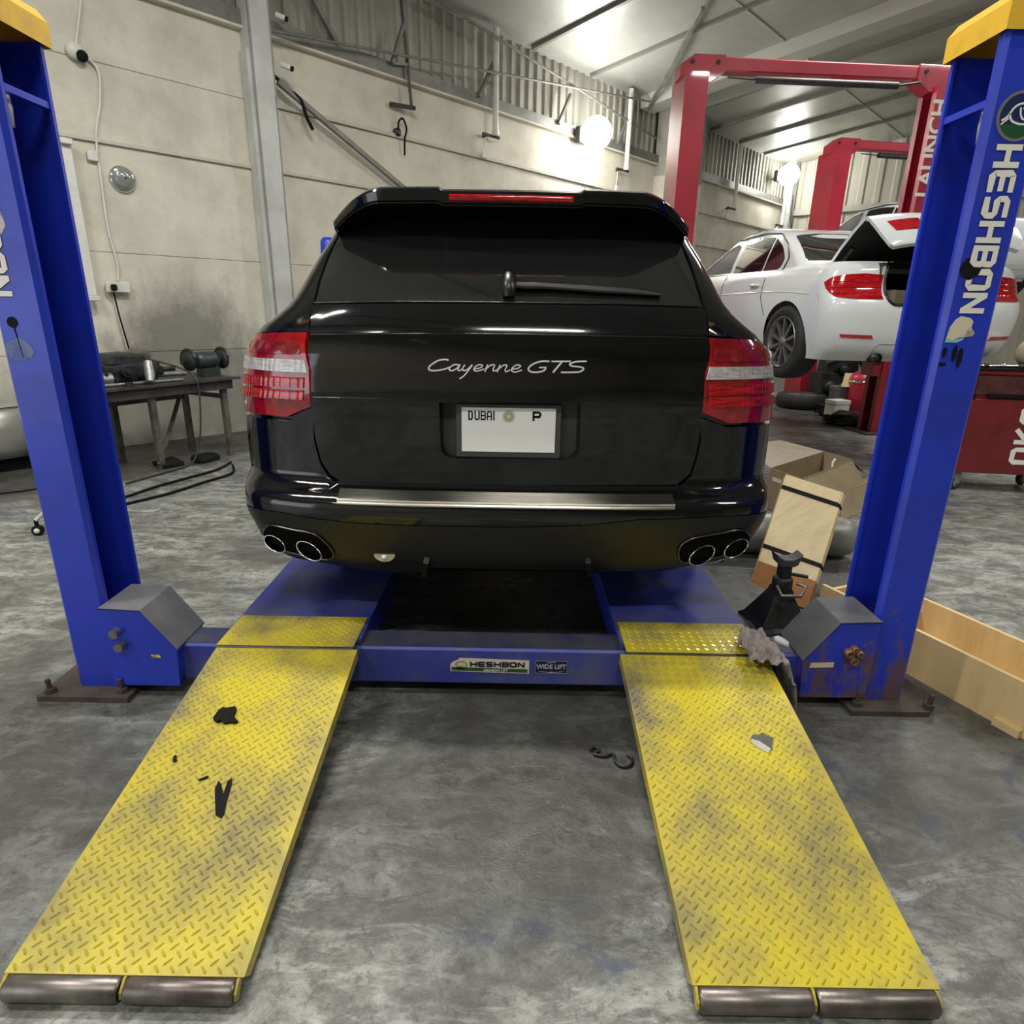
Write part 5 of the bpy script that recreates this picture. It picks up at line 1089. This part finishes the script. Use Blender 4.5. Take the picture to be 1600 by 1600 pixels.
# machinery and pipes lying on the bench
t = on_bench('gearbox', 'heap-like dark cast gearbox lying on the middle of the workbench', 'machine part', .85, .40)
b = MB(); b.box((.62, .20, BZ), (1.12, .62, BZ+.17), BM, .02); b.box((.70, .26, BZ+.15), (1.0, .6, BZ+.25), BM, .02); b.box((.56, .3, BZ+.04), (.66, .55, BZ+.15), BM, .012); rumple(b, .008, 4, 9).build('casing', M_cast, t)
for a, d, z, r_ in ((.66, .18, .10, .045), (.80, .19, .06, .035), (.94, .18, .11, .05), (1.05, .19, .05, .03)):
    b = MB(); b.cyl(BP(a, d+.06, BZ+z), BP(a, d-.03, BZ+z), r_, 14); b.cyl(BP(a, d-.02, BZ+z), BP(a, d-.05, BZ+z), r_*.5, 10); b.build('flange', M_cast, t)
b = MB(); b.lathe([(0, -.13), (.05, -.12), (.09, -.05), (.09, .06), (.05, .12), (0, .13)], Matrix.Translation(BP(.62, .50, BZ+.22)) @ Matrix.Rotation(1.2, 4, 'Y') @ Matrix.Rotation(.6, 4, 'X'), 18); rumple(b, .006, 8, 12).build('bell_housing', mat('dusty_casting', (.20, .18, .15), .8, 0, (.10, .095, .085), 14), t)
b = MB(); b.tube([BP(.80, .08, BZ+.19), BP(.83, .03, BZ+.08), BP(.86, -.01, BZ+.025)], [.035, .045, .03], 10); tag(b.build('knuckle', M_alu), 'pale metal knuckle leaning on the gearbox at the front of the workbench', 'machine part')
for (a0, a1, d, z, lab) in ((.52, 1.20, .045, .016, 'bright steel pipe lying along the front edge of the workbench'), (.36, .62, .22, .05, 'short dull pipe lying beside the bench grinder'), (.40, .72, .32, .09, 'dark shaft lying across behind the bench grinder')):
    b = MB(); b.tube([BP(a0, d, BZ+z), BP(a1, d+.06, BZ+z)], .015 if z < .03 else .022, 12); tag(b.build('pipe', M_alu if z < .06 else M_cast), lab, 'pipe')
t = on_bench('elbow_duct', 'bent grey duct piece on the left end of the workbench beside the blue post', 'duct', 1.24, .16)
b = MB(); b.tube([BP(*p) for p in smooth_line([(1.10, .14, BZ+.06), (1.2, .15, BZ+.062), (1.30, .17, BZ+.09), (1.33, .18, BZ+.17)], 6)], .055, 16, caps=False); b.build('duct', M_alu, t)
b = MB(); b.tube([BP(1.15, .1, BZ+.1), BP(1.17, .09, BZ+.17), BP(1.2, .1, BZ+.2)], .013, 8); b.build('hook', M_dark, t)
b = MB(); b.cyl(BP(1.02, .03, BZ), BP(1.02, .03, BZ+.035), .03, 10); tag(b.build('nut', M_dark), 'small black nut near the front edge of the workbench', 'nut')
b = MB(); pts = smooth_line([BP(.70, .24, BZ+.2), BP(.5, .12, BZ+.12), BP(.44, .0, BZ+.04), BP(.43, -.035, BZ-.08), BP(.46, -.04, .4), BP(.5, -.03, .2), BP(.62, -.05, .03), BP(.95, -.10, .012), BP(1.3, -.16, .012)], 8); b.tube(pts, .008, 8)
tag(b.build('bench_cable', M_dark), 'grey cable drooping off the workbench front to the floor', 'cable')
for i, (pts, lab) in enumerate((([(.35, -.25, .012), (.6, -.38, .012), (.9, -.42, .012), (1.2, -.45, .012), (1.6, -.55, .012)], 'black hose lying in a long bend on the floor in front of the workbench'), ([(.42, -.36, .012), (.62, -.6, .012), (.95, -.66, .012), (1.3, -.72, .012), (1.7, -.7, .012)], 'second black hose curving on the floor further from the workbench'))):
    b = MB(); b.tube([BP(*p) for p in smooth_line(pts, 6)], .011, 8); tag(b.build('floor_hose', M_black), lab, 'hose')
for i, (a, d, lab) in enumerate(((.30, .02, 'crumpled black scrap on the floor under the right of the workbench'), (.62, .10, 'low black scrap on the floor under the middle of the workbench'))):
    b = MB(); b.box((a, d-.06, .002), (a+.22, d+.10, .06), BM, .015); rumple(b, .008, 31+i, 18); tag(b.build('scrap', M_black), lab, 'scrap')
# bumper cover standing by the wall at the left edge
t = thing('car_bumper', 'silver car bumper standing by the wall at the left edge behind the post', 'car bumper', wp(-2.9, .45, .0))
rows = []
for i, a in enumerate(np.linspace(0, 1, 28)):
    s = -3.9+2.05*a; k_ = (abs(a-.5)*2)**4; n = .62-.30*k_; rows.append([wp(s, n-.16, .10), wp(s, n-.03, .13), wp(s, n+.03, .22), wp(s, n+.04, .34), wp(s, n+.02, .44), wp(s, n-.02, .53), wp(s, n-.05, .56), wp(s, n-.2, .58)])
b = MB(); b.grid(rows); b.build('cover', M_carsilver, t)
b = MB(); b.tube([r[6]+N*.006 for r in rows], .010, 8); b.build('chrome_strip', M_chrome, t)
b = MB(); b.box((-.9, -.02, 0), (.9, .2, .11), Matrix.Translation(wp(-2.9, .45, 0)) @ Matrix.Rotation(RZ_WALL, 4, 'Z')); b.build('support_beam', M_black, t)
# three-legged rolling stool mostly behind the left post
hub = Vector((-2.80, 3.90, 0)); t = thing('rolling_stool', 'rolling stool with white legs and a black castor peeking out left of the post', 'stool', hub)
b = MB(); b.lathe([(0, .42), (.13, .42), (.14, .44), (.135, .47), (0, .48)], Matrix.Translation(hub), 24); b.build('seat', M_black, t)
b = MB(); b.tube([hub+Vector((0, 0, .16)), hub+Vector((0, 0, .42))], .018, 12); b.build('stem', M_chrome, t)
for ex, ey in ((-2.985, 3.78), (-2.56, 3.62), (-2.79, 4.28)):
    e = Vector((ex, ey, .10)); b = MB(); b.tube([hub+Vector((0, 0, .24)), hub.lerp(e, .45)+Vector((0, 0, .16)), e], .013, 10); lg = b.build('leg', M_white, t)
    b = MB(); c = Vector((ex, ey, .033)); b.lathe([(0, -.02), (.030, -.02), (.033, -.012), (.033, .012), (.030, .02), (0, .02)], Matrix.Translation(c) @ Matrix.Rotation(math.pi/2, 4, 'X') @ Matrix.Rotation(.3, 4, 'Y'), 18); b.tube([c+Vector((0, 0, .02)), e], .012, 8); cs = b.build('castor', M_black, lg)
    b = MB(); b.lathe([(0, .024), (.017, .022), (.018, .018)], Matrix.Translation(c) @ Matrix.Rotation(math.pi/2, 4, 'X') @ Matrix.Rotation(.3, 4, 'Y'), 14); b.build('castor_hub', M_white, cs)
b = MB(); b.tube([Vector(p) for p in smooth_line([(-4.6, 4.2, .012), (-4.0, 4.6, .012), (-3.6, 4.9, .012), (-3.3, 5.1, .012)], 6)], .012, 8); tag(b.build('floor_hose', M_dark), 'dark hose on the floor at the far left under the silver bumper', 'hose')

# ------------------------------------------------------------------ right side: boxes, board, jack stand, crate
def sheet(mb, pts, th, up=None):
    """thin board from four corners"""
    P = [Vector(p) for p in pts]; n = (P[1]-P[0]).cross(P[3]-P[0]).normalized(); Q = [p-n*th for p in P]
    return mb.add(P+Q, [[0, 1, 2, 3], [7, 6, 5, 4], [0, 4, 5, 1], [1, 5, 6, 2], [2, 6, 7, 3], [3, 7, 4, 0]])
RZb = .32
rL, rB, rR = Vector((2.05, 4.66, RZb)), Vector((2.75, 5.29, RZb)), Vector((2.84, 5.00, RZb)); rF = rL+(rR-rB)*1.1
t = thing('cardboard_box', 'open brown cardboard box with raised flaps behind the leaning wooden board', 'box', ((rL+rR)/2).xy.to_3d())
g = lambda v: Vector((v.x, v.y, .003)); b = MB()
for a, c in ((rL, rB), (rB, rR), (rR, rF), (rF, rL)): sheet(b, [g(a), g(c), c, a], .006)
sheet(b, [g(rL), g(rB), g(rR), g(rF)], .003); b.build('carton', M_card, t)
up = lambda v, x, y, z: v+Vector((x, y, z))
b = MB(); sheet(b, [rL, rB, up(rB, -.30, .22, .05), up(rL, -.16, .34, .09)], .005); fp = b.build('flap', mat('pale_cardboard', (.40, .35, .27), .85, 0, (.34, .29, .21), 5), t)
b = MB(); sheet(b, [rR, rF, up(rF, .05, -.14, -.16), up(rR, .08, -.12, -.17)], .005); b.build('flap', M_card, t)
b = MB(); sheet(b, [rB, rR, up(rR, .14, .00, -.12), up(rB, .16, .05, -.04)], .005); b.build('flap', mat('brown_cardboard', (.22, .16, .095), .85), t)
b = MB(); e = rL.lerp(rF, .1)-Vector((0, 0, .06)); dd = (rF-rL).normalized(); sheet(b, [e, e+dd*.10, e+dd*.10-Vector((0, 0, .03)), e-Vector((0, 0, .03))], .002); b.v = [v+Vector((-.003, -.004, 0)) for v in b.v]; b.build('printed_label', M_cream, t)
b = MB(); q = rR.lerp(rF, .42); b.tube([q+Vector((0, 0, -.03)), q+Vector((.0, .01, .03)), q+Vector((.02, .02, .06))], .009, 8); b.build('cable_tie', M_white, t)
t = thing('cardboard_sheet', 'loose tan cardboard sheet leaning on the right end of the open box', 'cardboard', at_z(1330, 800, .05).xy.to_3d())
b = MB(); sheet(b, [at_z(1313, 814, .004), at_z(1358, 796, .004), at_z(1362, 752, .16), at_z(1319, 768, .16)], .006); b.build('sheet', M_card, t)
b = MB(); sheet(b, [at_z(1320, 767, .162), at_z(1362, 752, .162), at_z(1368, 742, .15), at_z(1345, 748, .15)], .005); b.build('folded_edge', M_card, t)
# strapped plywood board leaning back
c0, c1, c2, c3 = at_z(1163, 906, .035), at_z(1261, 952, .012), at_z(1318, 770, .47), at_z(1228, 741, .47)
t = thing('plywood_board', 'pale plywood crate lid with two black straps and an orange end leaning beside the car', 'board', ((c0+c1)/2).xy.to_3d())
nb_ = (c2-c1).cross(c3-c1).normalized(); c0 = c0-nb_*((c0-c1).dot(nb_))
bil = lambda u, v: (c0.lerp(c1, u)).lerp(c3.lerp(c2, u), v); nb = (c1-c0).cross(c3-c0).normalized()
if nb.z < 0: nb = -nb
def slab(u0, u1, v0, v1, a, c): mb = MB(); P = [bil(u0, v0), bil(u1, v0), bil(u1, v1), bil(u0, v1)]; mb.add([p+nb*a for p in P]+[p+nb*c for p in P], [[3, 2, 1, 0], [4, 5, 6, 7], [0, 1, 5, 4], [1, 2, 6, 5], [2, 3, 7, 6], [3, 0, 4, 7]]); return mb
slab(0, 1, .22, 1, -.03, 0).build('panel', M_ply, t); slab(0, 1, 0, .218, -.03, .001).build('orange_end', M_orange, t)
for v in (.345, .875): slab(-.004, 1.004, v-.016, v+.016, -.031, .004).build('strap', M_black, t)
slab(-.03, -.005, .05, .98, -.05, -.004).build('edge_batten', mat('dark_batten', (.28, .19, .10), .7), t)
slab(.02, .98, .893, .99, .0005, .007).build('cross_batten', M_ply, t)
# grey cylinder lying behind the board
t = thing('gas_cylinder', 'grey metal cylinder lying on the floor behind the strapped board', 'cylinder', (1.72, 3.6, .12))
Mx = Matrix.Translation((1.72, 3.70, .13)) @ Matrix.Rotation(math.radians(-6), 4, 'Z') @ Matrix.Rotation(math.pi/2, 4, 'Y')
b = MB(); b.lathe([(0, -.50), (.06, -.49), (.11, -.45), (.128, -.38), (.128, .38), (.11, .45), (.06, .49), (0, .50)], Mx, 32); b.build('shell', M_grey, t)
b = MB(); b.lathe([(.129, .28), (.132, .285), (.132, .295), (.129, .30)], Mx, 32); b.lathe([(.129, -.3), (.132, -.295), (.132, -.285), (.129, -.28)], Mx, 32); b.build('seam_ring', M_grey, t)
b = MB(); b.tube([(2.20, 3.65, .13), (2.28, 3.64, .13)], .03, 10); b.build('valve', M_dark, t)
# jack stand
J = Vector((1.36, 2.72, 0)); t = thing('jack_stand', 'black steel jack stand on the floor in front of the plywood board', 'jack stand', J)
b = MB(); rows = []
for z, r_ in ((.0, .135), (.012, .135), (.03, .115), (.18, .045), (.205, .040)): rows.append([J+Vector((r_*sx, r_*sy, z)) for sx, sy in ((-1, -1), (-.35, -1.0 if z > .1 else -.75), (.35, -1.0 if z > .1 else -.75), (1, -1), (1.0 if z > .1 else .75, -.35), (1.0 if z > .1 else .75, .35), (1, 1), (.35, 1.0 if z > .1 else .75), (-.35, 1.0 if z > .1 else .75), (-1, 1), (-1.0 if z > .1 else -.75, .35), (-1.0 if z > .1 else -.75, -.35))])
b.grid(rows, closed=True, smooth=False); b.build('base', M_dark, t)
b = MB(); b.lathe([(.042, .18), (.046, .20), (.046, .25), (.040, .262), (0, .262)], Matrix.Translation(J), 16); b.build('collar', M_cast, t)
b = MB(); b.box((-.022, -.03, .22), (.022, .03, .34), Matrix.Translation(J)); b.build('ratchet_bar', M_cast, t)
b = MB(); b.prism([(-.062, .385), (-.045, .335), (-.03, .325), (.03, .325), (.045, .335), (.062, .385), (.042, .368), (.02, .357), (-.02, .357), (-.042, .368)], lambda u, v, d: J+Vector((u, -.035+d, v)), .07); b.build('saddle', mat('saddle_grey', (.10, .10, .10), .5, .4, (.05, .05, .05), 12), t)
b = MB(); b.tube([J+Vector(p) for p in ((-.045, -.045, .235), (-.03, -.075, .195), (.055, -.085, .20), (.085, -.06, .235), (.05, -.04, .245))], .009, 8); b.build('handle', M_steel, t)
b = MB(); b.tube([J+Vector(p) for p in ((.02, -.02, .285), (.10, -.03, .275))], .009, 8); b.build('pawl', M_cast, t)
# crumpled rag over the ramp corner
t = None
rc_ = Vector((1.045, 2.05, .245)); b = MB(); rows = []
rnd = random.Random(11)
for j in range(26):
    r_ = []
    for i in range(26):
        u, v = i/25-.5, j/25-.5; x = rc_.x+u*.21+.03*v+.012*math.sin(9*v+5*u); y = rc_.y+v*.23-.02*u
        ed = max(0, x-1.045); drop = min(.17, ed*1.6+max(0, ed-.03)*1.6)
        wv = .010*math.sin(u*34+v*9+2*math.sin(v*11))+.007*math.sin(v*41+u*13+1)+.006*math.sin((u-v)*57)
        e_ = 1-.35*max(abs(u), abs(v))*2
        r_.append(Vector((min(x, 1.045+.045+ed*.25) if ed > .045 else x, y, .258+wv+.018*e_-drop+(.012*math.sin(u*23) if ed > 0 else 0))))
    rows.append(r_)
b.grid(rows); o = b.build('rag', M_cloth, None, recalc=True); tag(o, 'crumpled dirty grey rag hanging over the corner of the right ramp', 'rag')
md = o.modifiers.new('thick', 'SOLIDIFY'); md.thickness = .003
b = MB(); b.lathe([(0, .0), (.02, .003), (.03, .015), (.022, .028), (0, .03)], Matrix.Translation((1.105, 2.12, .236)) @ Matrix.Rotation(.4, 4, 'Y') @ Matrix.Diagonal((1.2, .8, 1, 1)), 16); rumple(b, .002, 3, 40); tag(b.build('cloth_scrap', mat('white_cloth', (.6, .6, .62), .9)), 'small white cloth scrap on the beam beside the dirty rag', 'rag')
# long wooden crate
k0, k1 = Vector((1.60, 2.70, 0)), Vector((1.925, 1.905, 0)); kd = (k1-k0).normalized(); kn = Vector((-kd.y, kd.x, 0)); kn = kn if kn.x > 0 else -kn; KW, KH, KT = .29, .205, .018
k0 = k0-kd*.07
t = thing('wooden_crate', 'long open pale wooden crate on the floor behind the right post', 'crate', ((k0+k1)/2+kn*KW/2))
def board(a, c, n, h0, h1, th): mb = MB(); mb.add([a+Vector((0, 0, h0)), c+Vector((0, 0, h0)), c+n*th+Vector((0, 0, h0)), a+n*th+Vector((0, 0, h0)), a+Vector((0, 0, h1)), c+Vector((0, 0, h1)), c+n*th+Vector((0, 0, h1)), a+n*th+Vector((0, 0, h1))], [[3, 2, 1, 0], [4, 5, 6, 7], [0, 1, 5, 4], [1, 2, 6, 5], [2, 3, 7, 6], [3, 0, 4, 7]]); return mb
board(k0, k1, kn, .012, KH, KT).build('side_board', M_pine, t); board(k0+kn*(KW-KT), k1+kn*(KW-KT), kn, .012, KH+.02, KT).build('side_board', M_pine, t)
board(k0+kn*KT, k0+kn*(KW-KT), kd, .012, KH-.03, KT).build('end_board', M_pine, t); board(k0+kn*KT+kd*.30, k0+kn*(KW-KT)+kd*.30, kd, .02, KH-.04, KT).build('divider', M_pine, t); board(k1+kd*.001, k1+kn*KW+kd*.001, kd, .0, KH+.005, .022).build('end_board', M_pine, t)
board(k0, k1, kn, 0, .012, KW).build('floor_board', M_pine, t)
board(k1-kd*.09-kn*.02, k1-kn*.02, kn, .0, .03, .02).build('corner_block', M_pine, t)
# tool trolley at the right edge
TR = Matrix.Translation((4.28, 5.18, 0)) @ Matrix.Rotation(math.radians(-9), 4, 'Z')
t = thing('tool_trolley', 'dark red tool trolley on castors at the right edge with pale lettering', 'tool trolley', TR.translation)
X0, X1, Y1 = -.42, .42, .46
b = MB(); b.box((X0, 0, .17), (X1, Y1, .80), TR, .008); b.build('cabinet', M_toolred, t)
b = MB(); b.box((X0+.01, .02, .80), (X1-.01, Y1, 1.0), TR, .006); b.box((X0, 0, .995), (X1, Y1, 1.03), TR, .006); b.build('drawer_section', M_toolred, t)
b = MB(); b.box((X0+.03, .008, .83), (X1-.03, .02, .985), TR, .003); b.build('drawer_front', mat('grimy_maroon', (.12, .035, .035), .22, 0, (.05, .02, .02), 8, coat=.5), t)
b = MB(); b.box((X0+.12, -.012, .815), (X1-.12, .012, .845), TR, .004); b.build('drawer_pull', M_black, t)
b = MB(); b.box((X0-.005, -.005, 1.03), (X1+.005, Y1+.005, 1.045), TR); b.build('top_mat', M_black, t)
b = MB(); b.box((X0+.01, -.004, .795), (X0+.035, .0, .84), TR); b.build('corner_latch', M_black, t)
fT = lambda u, v, d: TR @ Vector((.115-v, -.0006-d, .27+u))
b = MB(); u0 = 0
for ch in 'OKO':
    for st in GLY[ch]: ribbon(b, [(u0+x*.13, y*.19-.06) for x, y in st], .036, fT, .0012)
    u0 += .17
b.build('lettering', M_letter, t)
for x, y in ((X0+.06, .06), (X1-.06, .06), (X0+.06, Y1-.06), (X1-.06, Y1-.06)):
    c = TR @ Vector((x, y, .062)); b = MB(); b.lathe([(0, -.018), (.055, -.018), (.062, -.01), (.062, .01), (.055, .018), (0, .018)], Matrix.Translation(c) @ Matrix.Rotation(math.pi/2, 4, 'X') @ Matrix.Rotation(.35, 4, 'Y'), 22); cs = b.build('castor', M_rubber, t)
    b = MB(); b.lathe([(0, -.021), (.035, -.021), (.035, .021), (0, .021)], Matrix.Translation(c) @ Matrix.Rotation(math.pi/2, 4, 'X') @ Matrix.Rotation(.35, 4, 'Y'), 18); b.box((-.03, -.026, 0), (.03, -.021, .11), Matrix.Translation(c)); b.box((-.03, .021, 0), (.03, .026, .11), Matrix.Translation(c)); b.box((-.035, -.03, .1), (.035, .03, .108), Matrix.Translation(c)); b.build('castor_fork', M_grey, cs)
for i, (x, y, a, ln, m_, nm, lab) in enumerate(((-.22, .12, .2, .36, M_chrome, 'spanner', 'bright spanner lying on top of the red trolley'), (-.1, .2, -.15, .4, M_dark, 'pry_bar', 'dark pry bar lying on the trolley top behind the spanner'), (.08, .16, .5, .3, M_toolred, 'screwdriver', 'red-handled screwdriver lying on the trolley top toward the right'))):
    Mx = TR @ Matrix.Translation((x, y, 1.045)) @ Matrix.Rotation(a, 4, 'Z'); o_ = thing(nm, lab, 'tool', Mx.translation)
    b = MB(); b.tube([Mx @ Vector((-ln/2, 0, .014)), Mx @ Vector((ln/2, 0, .014))], .011, 10); b.build('shaft', m_, o_)
    b = MB(); b.lathe([(0, 0), (.024, 0), (.024, .02), (0, .02)], Mx @ Matrix.Translation((-ln/2, 0, .001)), 6, False); b.build('head', M_chrome if i != 1 else M_dark, o_)
for i in range(5):
    Mx = TR @ Matrix.Translation((-.33+.13*i, .06+.02*(i % 2), 1.046)) @ Matrix.Rotation(.4*i, 4, 'Z'); b = MB(); b.lathe([(0, 0), (.016+.003*(i % 3), 0), (.016+.003*(i % 3), .035), (.008, .036), (.008, .02), (0, .02)], Mx, 14)
    tag(b.build('socket_piece', M_chrome if i % 2 else M_dark), 'small loose wrench socket standing along the front of the trolley top', 'socket', 'loose sockets on the red trolley')
t = thing('paper_roll', 'thick tan paper roll standing on its side at the back of the red trolley', 'roll', TR @ Vector((.10, .33, 1.16)))
Mx = TR @ Matrix.Translation((.12, .24, 1.046+.115)) @ Matrix.Rotation(math.pi/2, 4, 'X')
b = MB(); b.lathe([(.03, -.1), (.112, -.1), (.115, -.09), (.115, .09), (.112, .1), (.03, .1)], Mx, 28); b.build('paper', mat('tan_paper', (.50, .42, .30), .9), t)
b = MB(); b.lathe([(.028, -.1), (.031, -.1), (.031, .1), (.028, .1), (.028, -.1)], Mx, 18); b.build('core', M_card, t)
# clutter under the raised sedan
t = thing('tyre', 'loose tyre with a light rim lying flat on the floor under the white sedan', 'tyre', (4.72, 10.2, 0))
Mx = Matrix.Translation((4.72, 10.2, .0))
b = MB(); b.lathe([(.22, .02), (.34, .0), (.375, .04), (.385, .11), (.375, .19), (.34, .225), (.24, .215), (.22, .20)], Mx, 44); b.build('tread', M_rubber, t)
b = MB(); b.lathe([(.24, .20), (.235, .212), (.20, .18), (.10, .165), (.05, .18), (0, .18)], Mx, 36)
for i in range(8): M2 = Mx @ Matrix.Rotation(i*math.pi/4, 4, 'Z'); b.box((.05, -.022, .175), (.225, .022, .205), M2, .004)
b.build('rim', M_alu, t)
E_ = Vector((5.32, 10.35, 0)); t = thing('engine', 'black engine assembly standing on the floor behind the loose tyre', 'engine', E_)
b = MB(); b.box((-.36, -.25, .12), (.30, .25, .55), Matrix.Translation(E_), .03); b.box((-.28, -.2, .5), (.22, .2, .78), Matrix.Translation(E_), .03); rumple(b, .012, 15, 7).build('block', M_cast, t)
for x, z, r_ in ((-.22, .34, .10), (.02, .30, .13), (.20, .46, .08), (-.05, .62, .07)):
    b = MB(); b.lathe([(0, 0), (r_, 0), (r_, .05), (r_*.6, .07), (0, .07)], Matrix.Translation(E_+Vector((x, -.24, z))) @ Matrix.Rotation(math.pi/2, 4, 'X'), 20); b.build('pulley', M_alu if x == .02 else M_cast, t)
b = MB(); b.tube([E_+Vector(p) for p in ((-.3, -.2, .7), (-.1, -.3, .82), (.15, -.28, .8), (.34, -.2, .55))], .035, 10); b.build('hose', M_rubber, t)
b = MB(); b.box((-.4, -.3, 0), (.36, .3, .12), Matrix.Translation(E_)); b.build('stand', M_dark, t)
t = thing('drain_tank', 'round-topped red tank standing on the floor beside the red lift column', 'tank', (5.22, 9.35, 0))
b = MB(); b.lathe([(0, 0), (.20, 0), (.215, .03), (.215, .52), (.19, .60), (.12, .655), (0, .67)], Matrix.Translation((5.22, 9.35, 0)), 32); b.build('tank', M_red, t)
b = MB(); b.lathe([(.217, .50), (.222, .505), (.222, .525), (.217, .53)], Matrix.Translation((5.22, 9.35, 0)), 32); b.build('rim_band', M_chrome, t)
b = MB(); b.tube([(5.22, 9.35, .66), (5.22, 9.35, .73), (5.15, 9.3, .75)], .02, 8); b.build('valve', M_dark, t)
for nm, c, sz, m_, lab, rz in (('carton', (4.78, 9.15, 0), (.26, .2, .26), M_white, 'small white carton on the floor between the tyre and the red tank', .3), ('parts_box', (4.95, 9.5, 0), (.22, .2, .42), M_greytop, 'grey parts box standing behind the small white carton', -.2)):
    Mx = Matrix.Translation(c) @ Matrix.Rotation(rz, 4, 'Z'); t = thing(nm, lab, 'box', c); b = MB(); b.box((-sz[0]/2, -sz[1]/2, 0), (sz[0]/2, sz[1]/2, sz[2]), Mx, .006); b.build('body', m_, t)
    b = MB(); b.box((-sz[0]/2-.004, -sz[1]/2-.004, sz[2]-.05), (sz[0]/2+.004, sz[1]/2+.004, sz[2]+.006), Mx, .003); b.build('lid', m_, t)
b = MB(); sheet(b, [(4.90, 9.36, .43), (5.02, 9.33, .43), (5.10, 9.45, .62), (4.98, 9.48, .62)], .01); tag(b.build('yellow_card', mat('yellow_card', (.52, .43, .2), .7)), 'small yellowish card leaning on top of the grey parts box', 'card')
rnd = random.Random(5)
for i in range(9):
    px, py = 1296+i*12, 650+9*(i % 3)+rnd.uniform(-3, 3); c = at_z(px, py, 0.); Mx = Matrix.Translation(c) @ Matrix.Rotation(rnd.uniform(0, 3), 4, 'Z'); b = MB()
    b.box((-.17, -.10, .012), (.17, .10, rnd.uniform(.08, .2)), Mx, .025); rumple(b, .014, 50+i, 11)
    for k_ in range(3): b.tube([Mx @ Vector((rnd.uniform(-.2, .2), rnd.uniform(-.12, .12), rnd.uniform(.02, .12))) for _ in range(4)], .012, 6)
    tag(b.build('plastic_scrap', mat('glossy_black_scrap', (.012, .012, .012), .22)), 'crumpled black scrap in the heap at the foot of the red column', 'scrap', 'black scrap heap by the red column')
c = at_z(1222, 628, 0); b = MB(); b.box((-.25, -.12, .0), (.25, .12, .12), Matrix.Translation(c), .02); rumple(b, .02, 77, 8); tag(b.build('rubble_lump', M_grey), 'grey lump on the floor left of the loose tyre', 'scrap')  # lump of rubble near the tyre

# ------------------------------------------------------------------ small things on ramps and floor
def ramp_pt(px, py, h=.004):
    A = Vector((0, 2.041, ZR+.004)); B = Vector((0, .975, .052)); n = Vector((0, -(A-B).z, (A-B).y)).normalized(); d = ray(px, py); return CAM+d*((B-CAM).dot(n)/d.dot(n))+n*h
def scrap_on_ramp(name, pts, th, m_, label, cat, rum=0., seed=1):
    b = MB(); top = [ramp_pt(x, y, th) for x, y in pts]; bot = [ramp_pt(x, y, .0005) for x, y in pts]; n = len(pts); c = sum(top, Vector())/n
    b.add(top+[c+Vector((0, 0, th*.4))], [[i, (i+1) % n, n] for i in range(n)]); b.add(top+bot, [[i, i+n, (i+1) % n+n, (i+1) % n] for i in range(n)])
    if rum: rumple(b, rum, seed, 60)
    return tag(b.build(name, m_), label, cat)
scrap_on_ramp('rag_scrap', [(334, 1124), (342, 1112), (347, 1108), (354, 1107), (366, 1106), (369, 1113), (365, 1121), (371, 1128), (368, 1133), (358, 1131), (350, 1134), (346, 1128), (340, 1130)], .012, M_black, 'shredded black rag scrap on the upper part of the left ramp', 'rag', .0025, 3)
scrap_on_ramp('tape_strip', [(336, 1234), (342, 1221), (346, 1226), (349, 1246), (356, 1222), (362, 1217), (363, 1224), (354, 1256), (351, 1272), (346, 1279), (337, 1274)], .004, M_black, 'V-shaped black tape strip stuck on the middle of the left ramp', 'tape')
scrap_on_ramp('dirt_crumb', [(271, 1184), (276, 1181), (277, 1190), (271, 1192)], .006, M_black, 'tiny black crumb near the left edge of the left ramp', 'scrap')
scrap_on_ramp('dirt_crumb', [(310, 1219), (325, 1213), (327, 1216), (312, 1221)], .004, M_black, 'thin black sliver left of the black V of tape', 'scrap')
t = scrap_on_ramp('chip', [(1172, 1156), (1176, 1150), (1184, 1151), (1190, 1147), (1196, 1151), (1207, 1155), (1205, 1172), (1198, 1171), (1184, 1163)], .008, mat('grey_chip', (.085, .08, .075), .6), 'torn grey and white chip lying on the right ramp', 'scrap')
b = MB(); b.add([ramp_pt(x, y, h) for x, y, h in ((1172, 1157, .009), (1184, 1162, .0135), (1204, 1173, .009), (1200, 1177, .002), (1186, 1170, .002), (1174, 1161, .002))], [[0, 1, 5], [1, 2, 3, 4], [1, 4, 5]]); b.build('torn_edge', mat('torn_white', (.5, .48, .44), .8), t)
b = MB(); b.tube([at_z(x, y, .008) for x, y in smooth_line([(922, 1172), (930, 1167), (936, 1173), (928, 1178), (945, 1181), (958, 1178), (962, 1190), (972, 1197), (984, 1196), (988, 1186), (980, 1179)], 5)], .005, 8); tag(b.build('wire_hook', M_dark), 'bent dark wire hook lying on the floor beside the right ramp', 'wire')
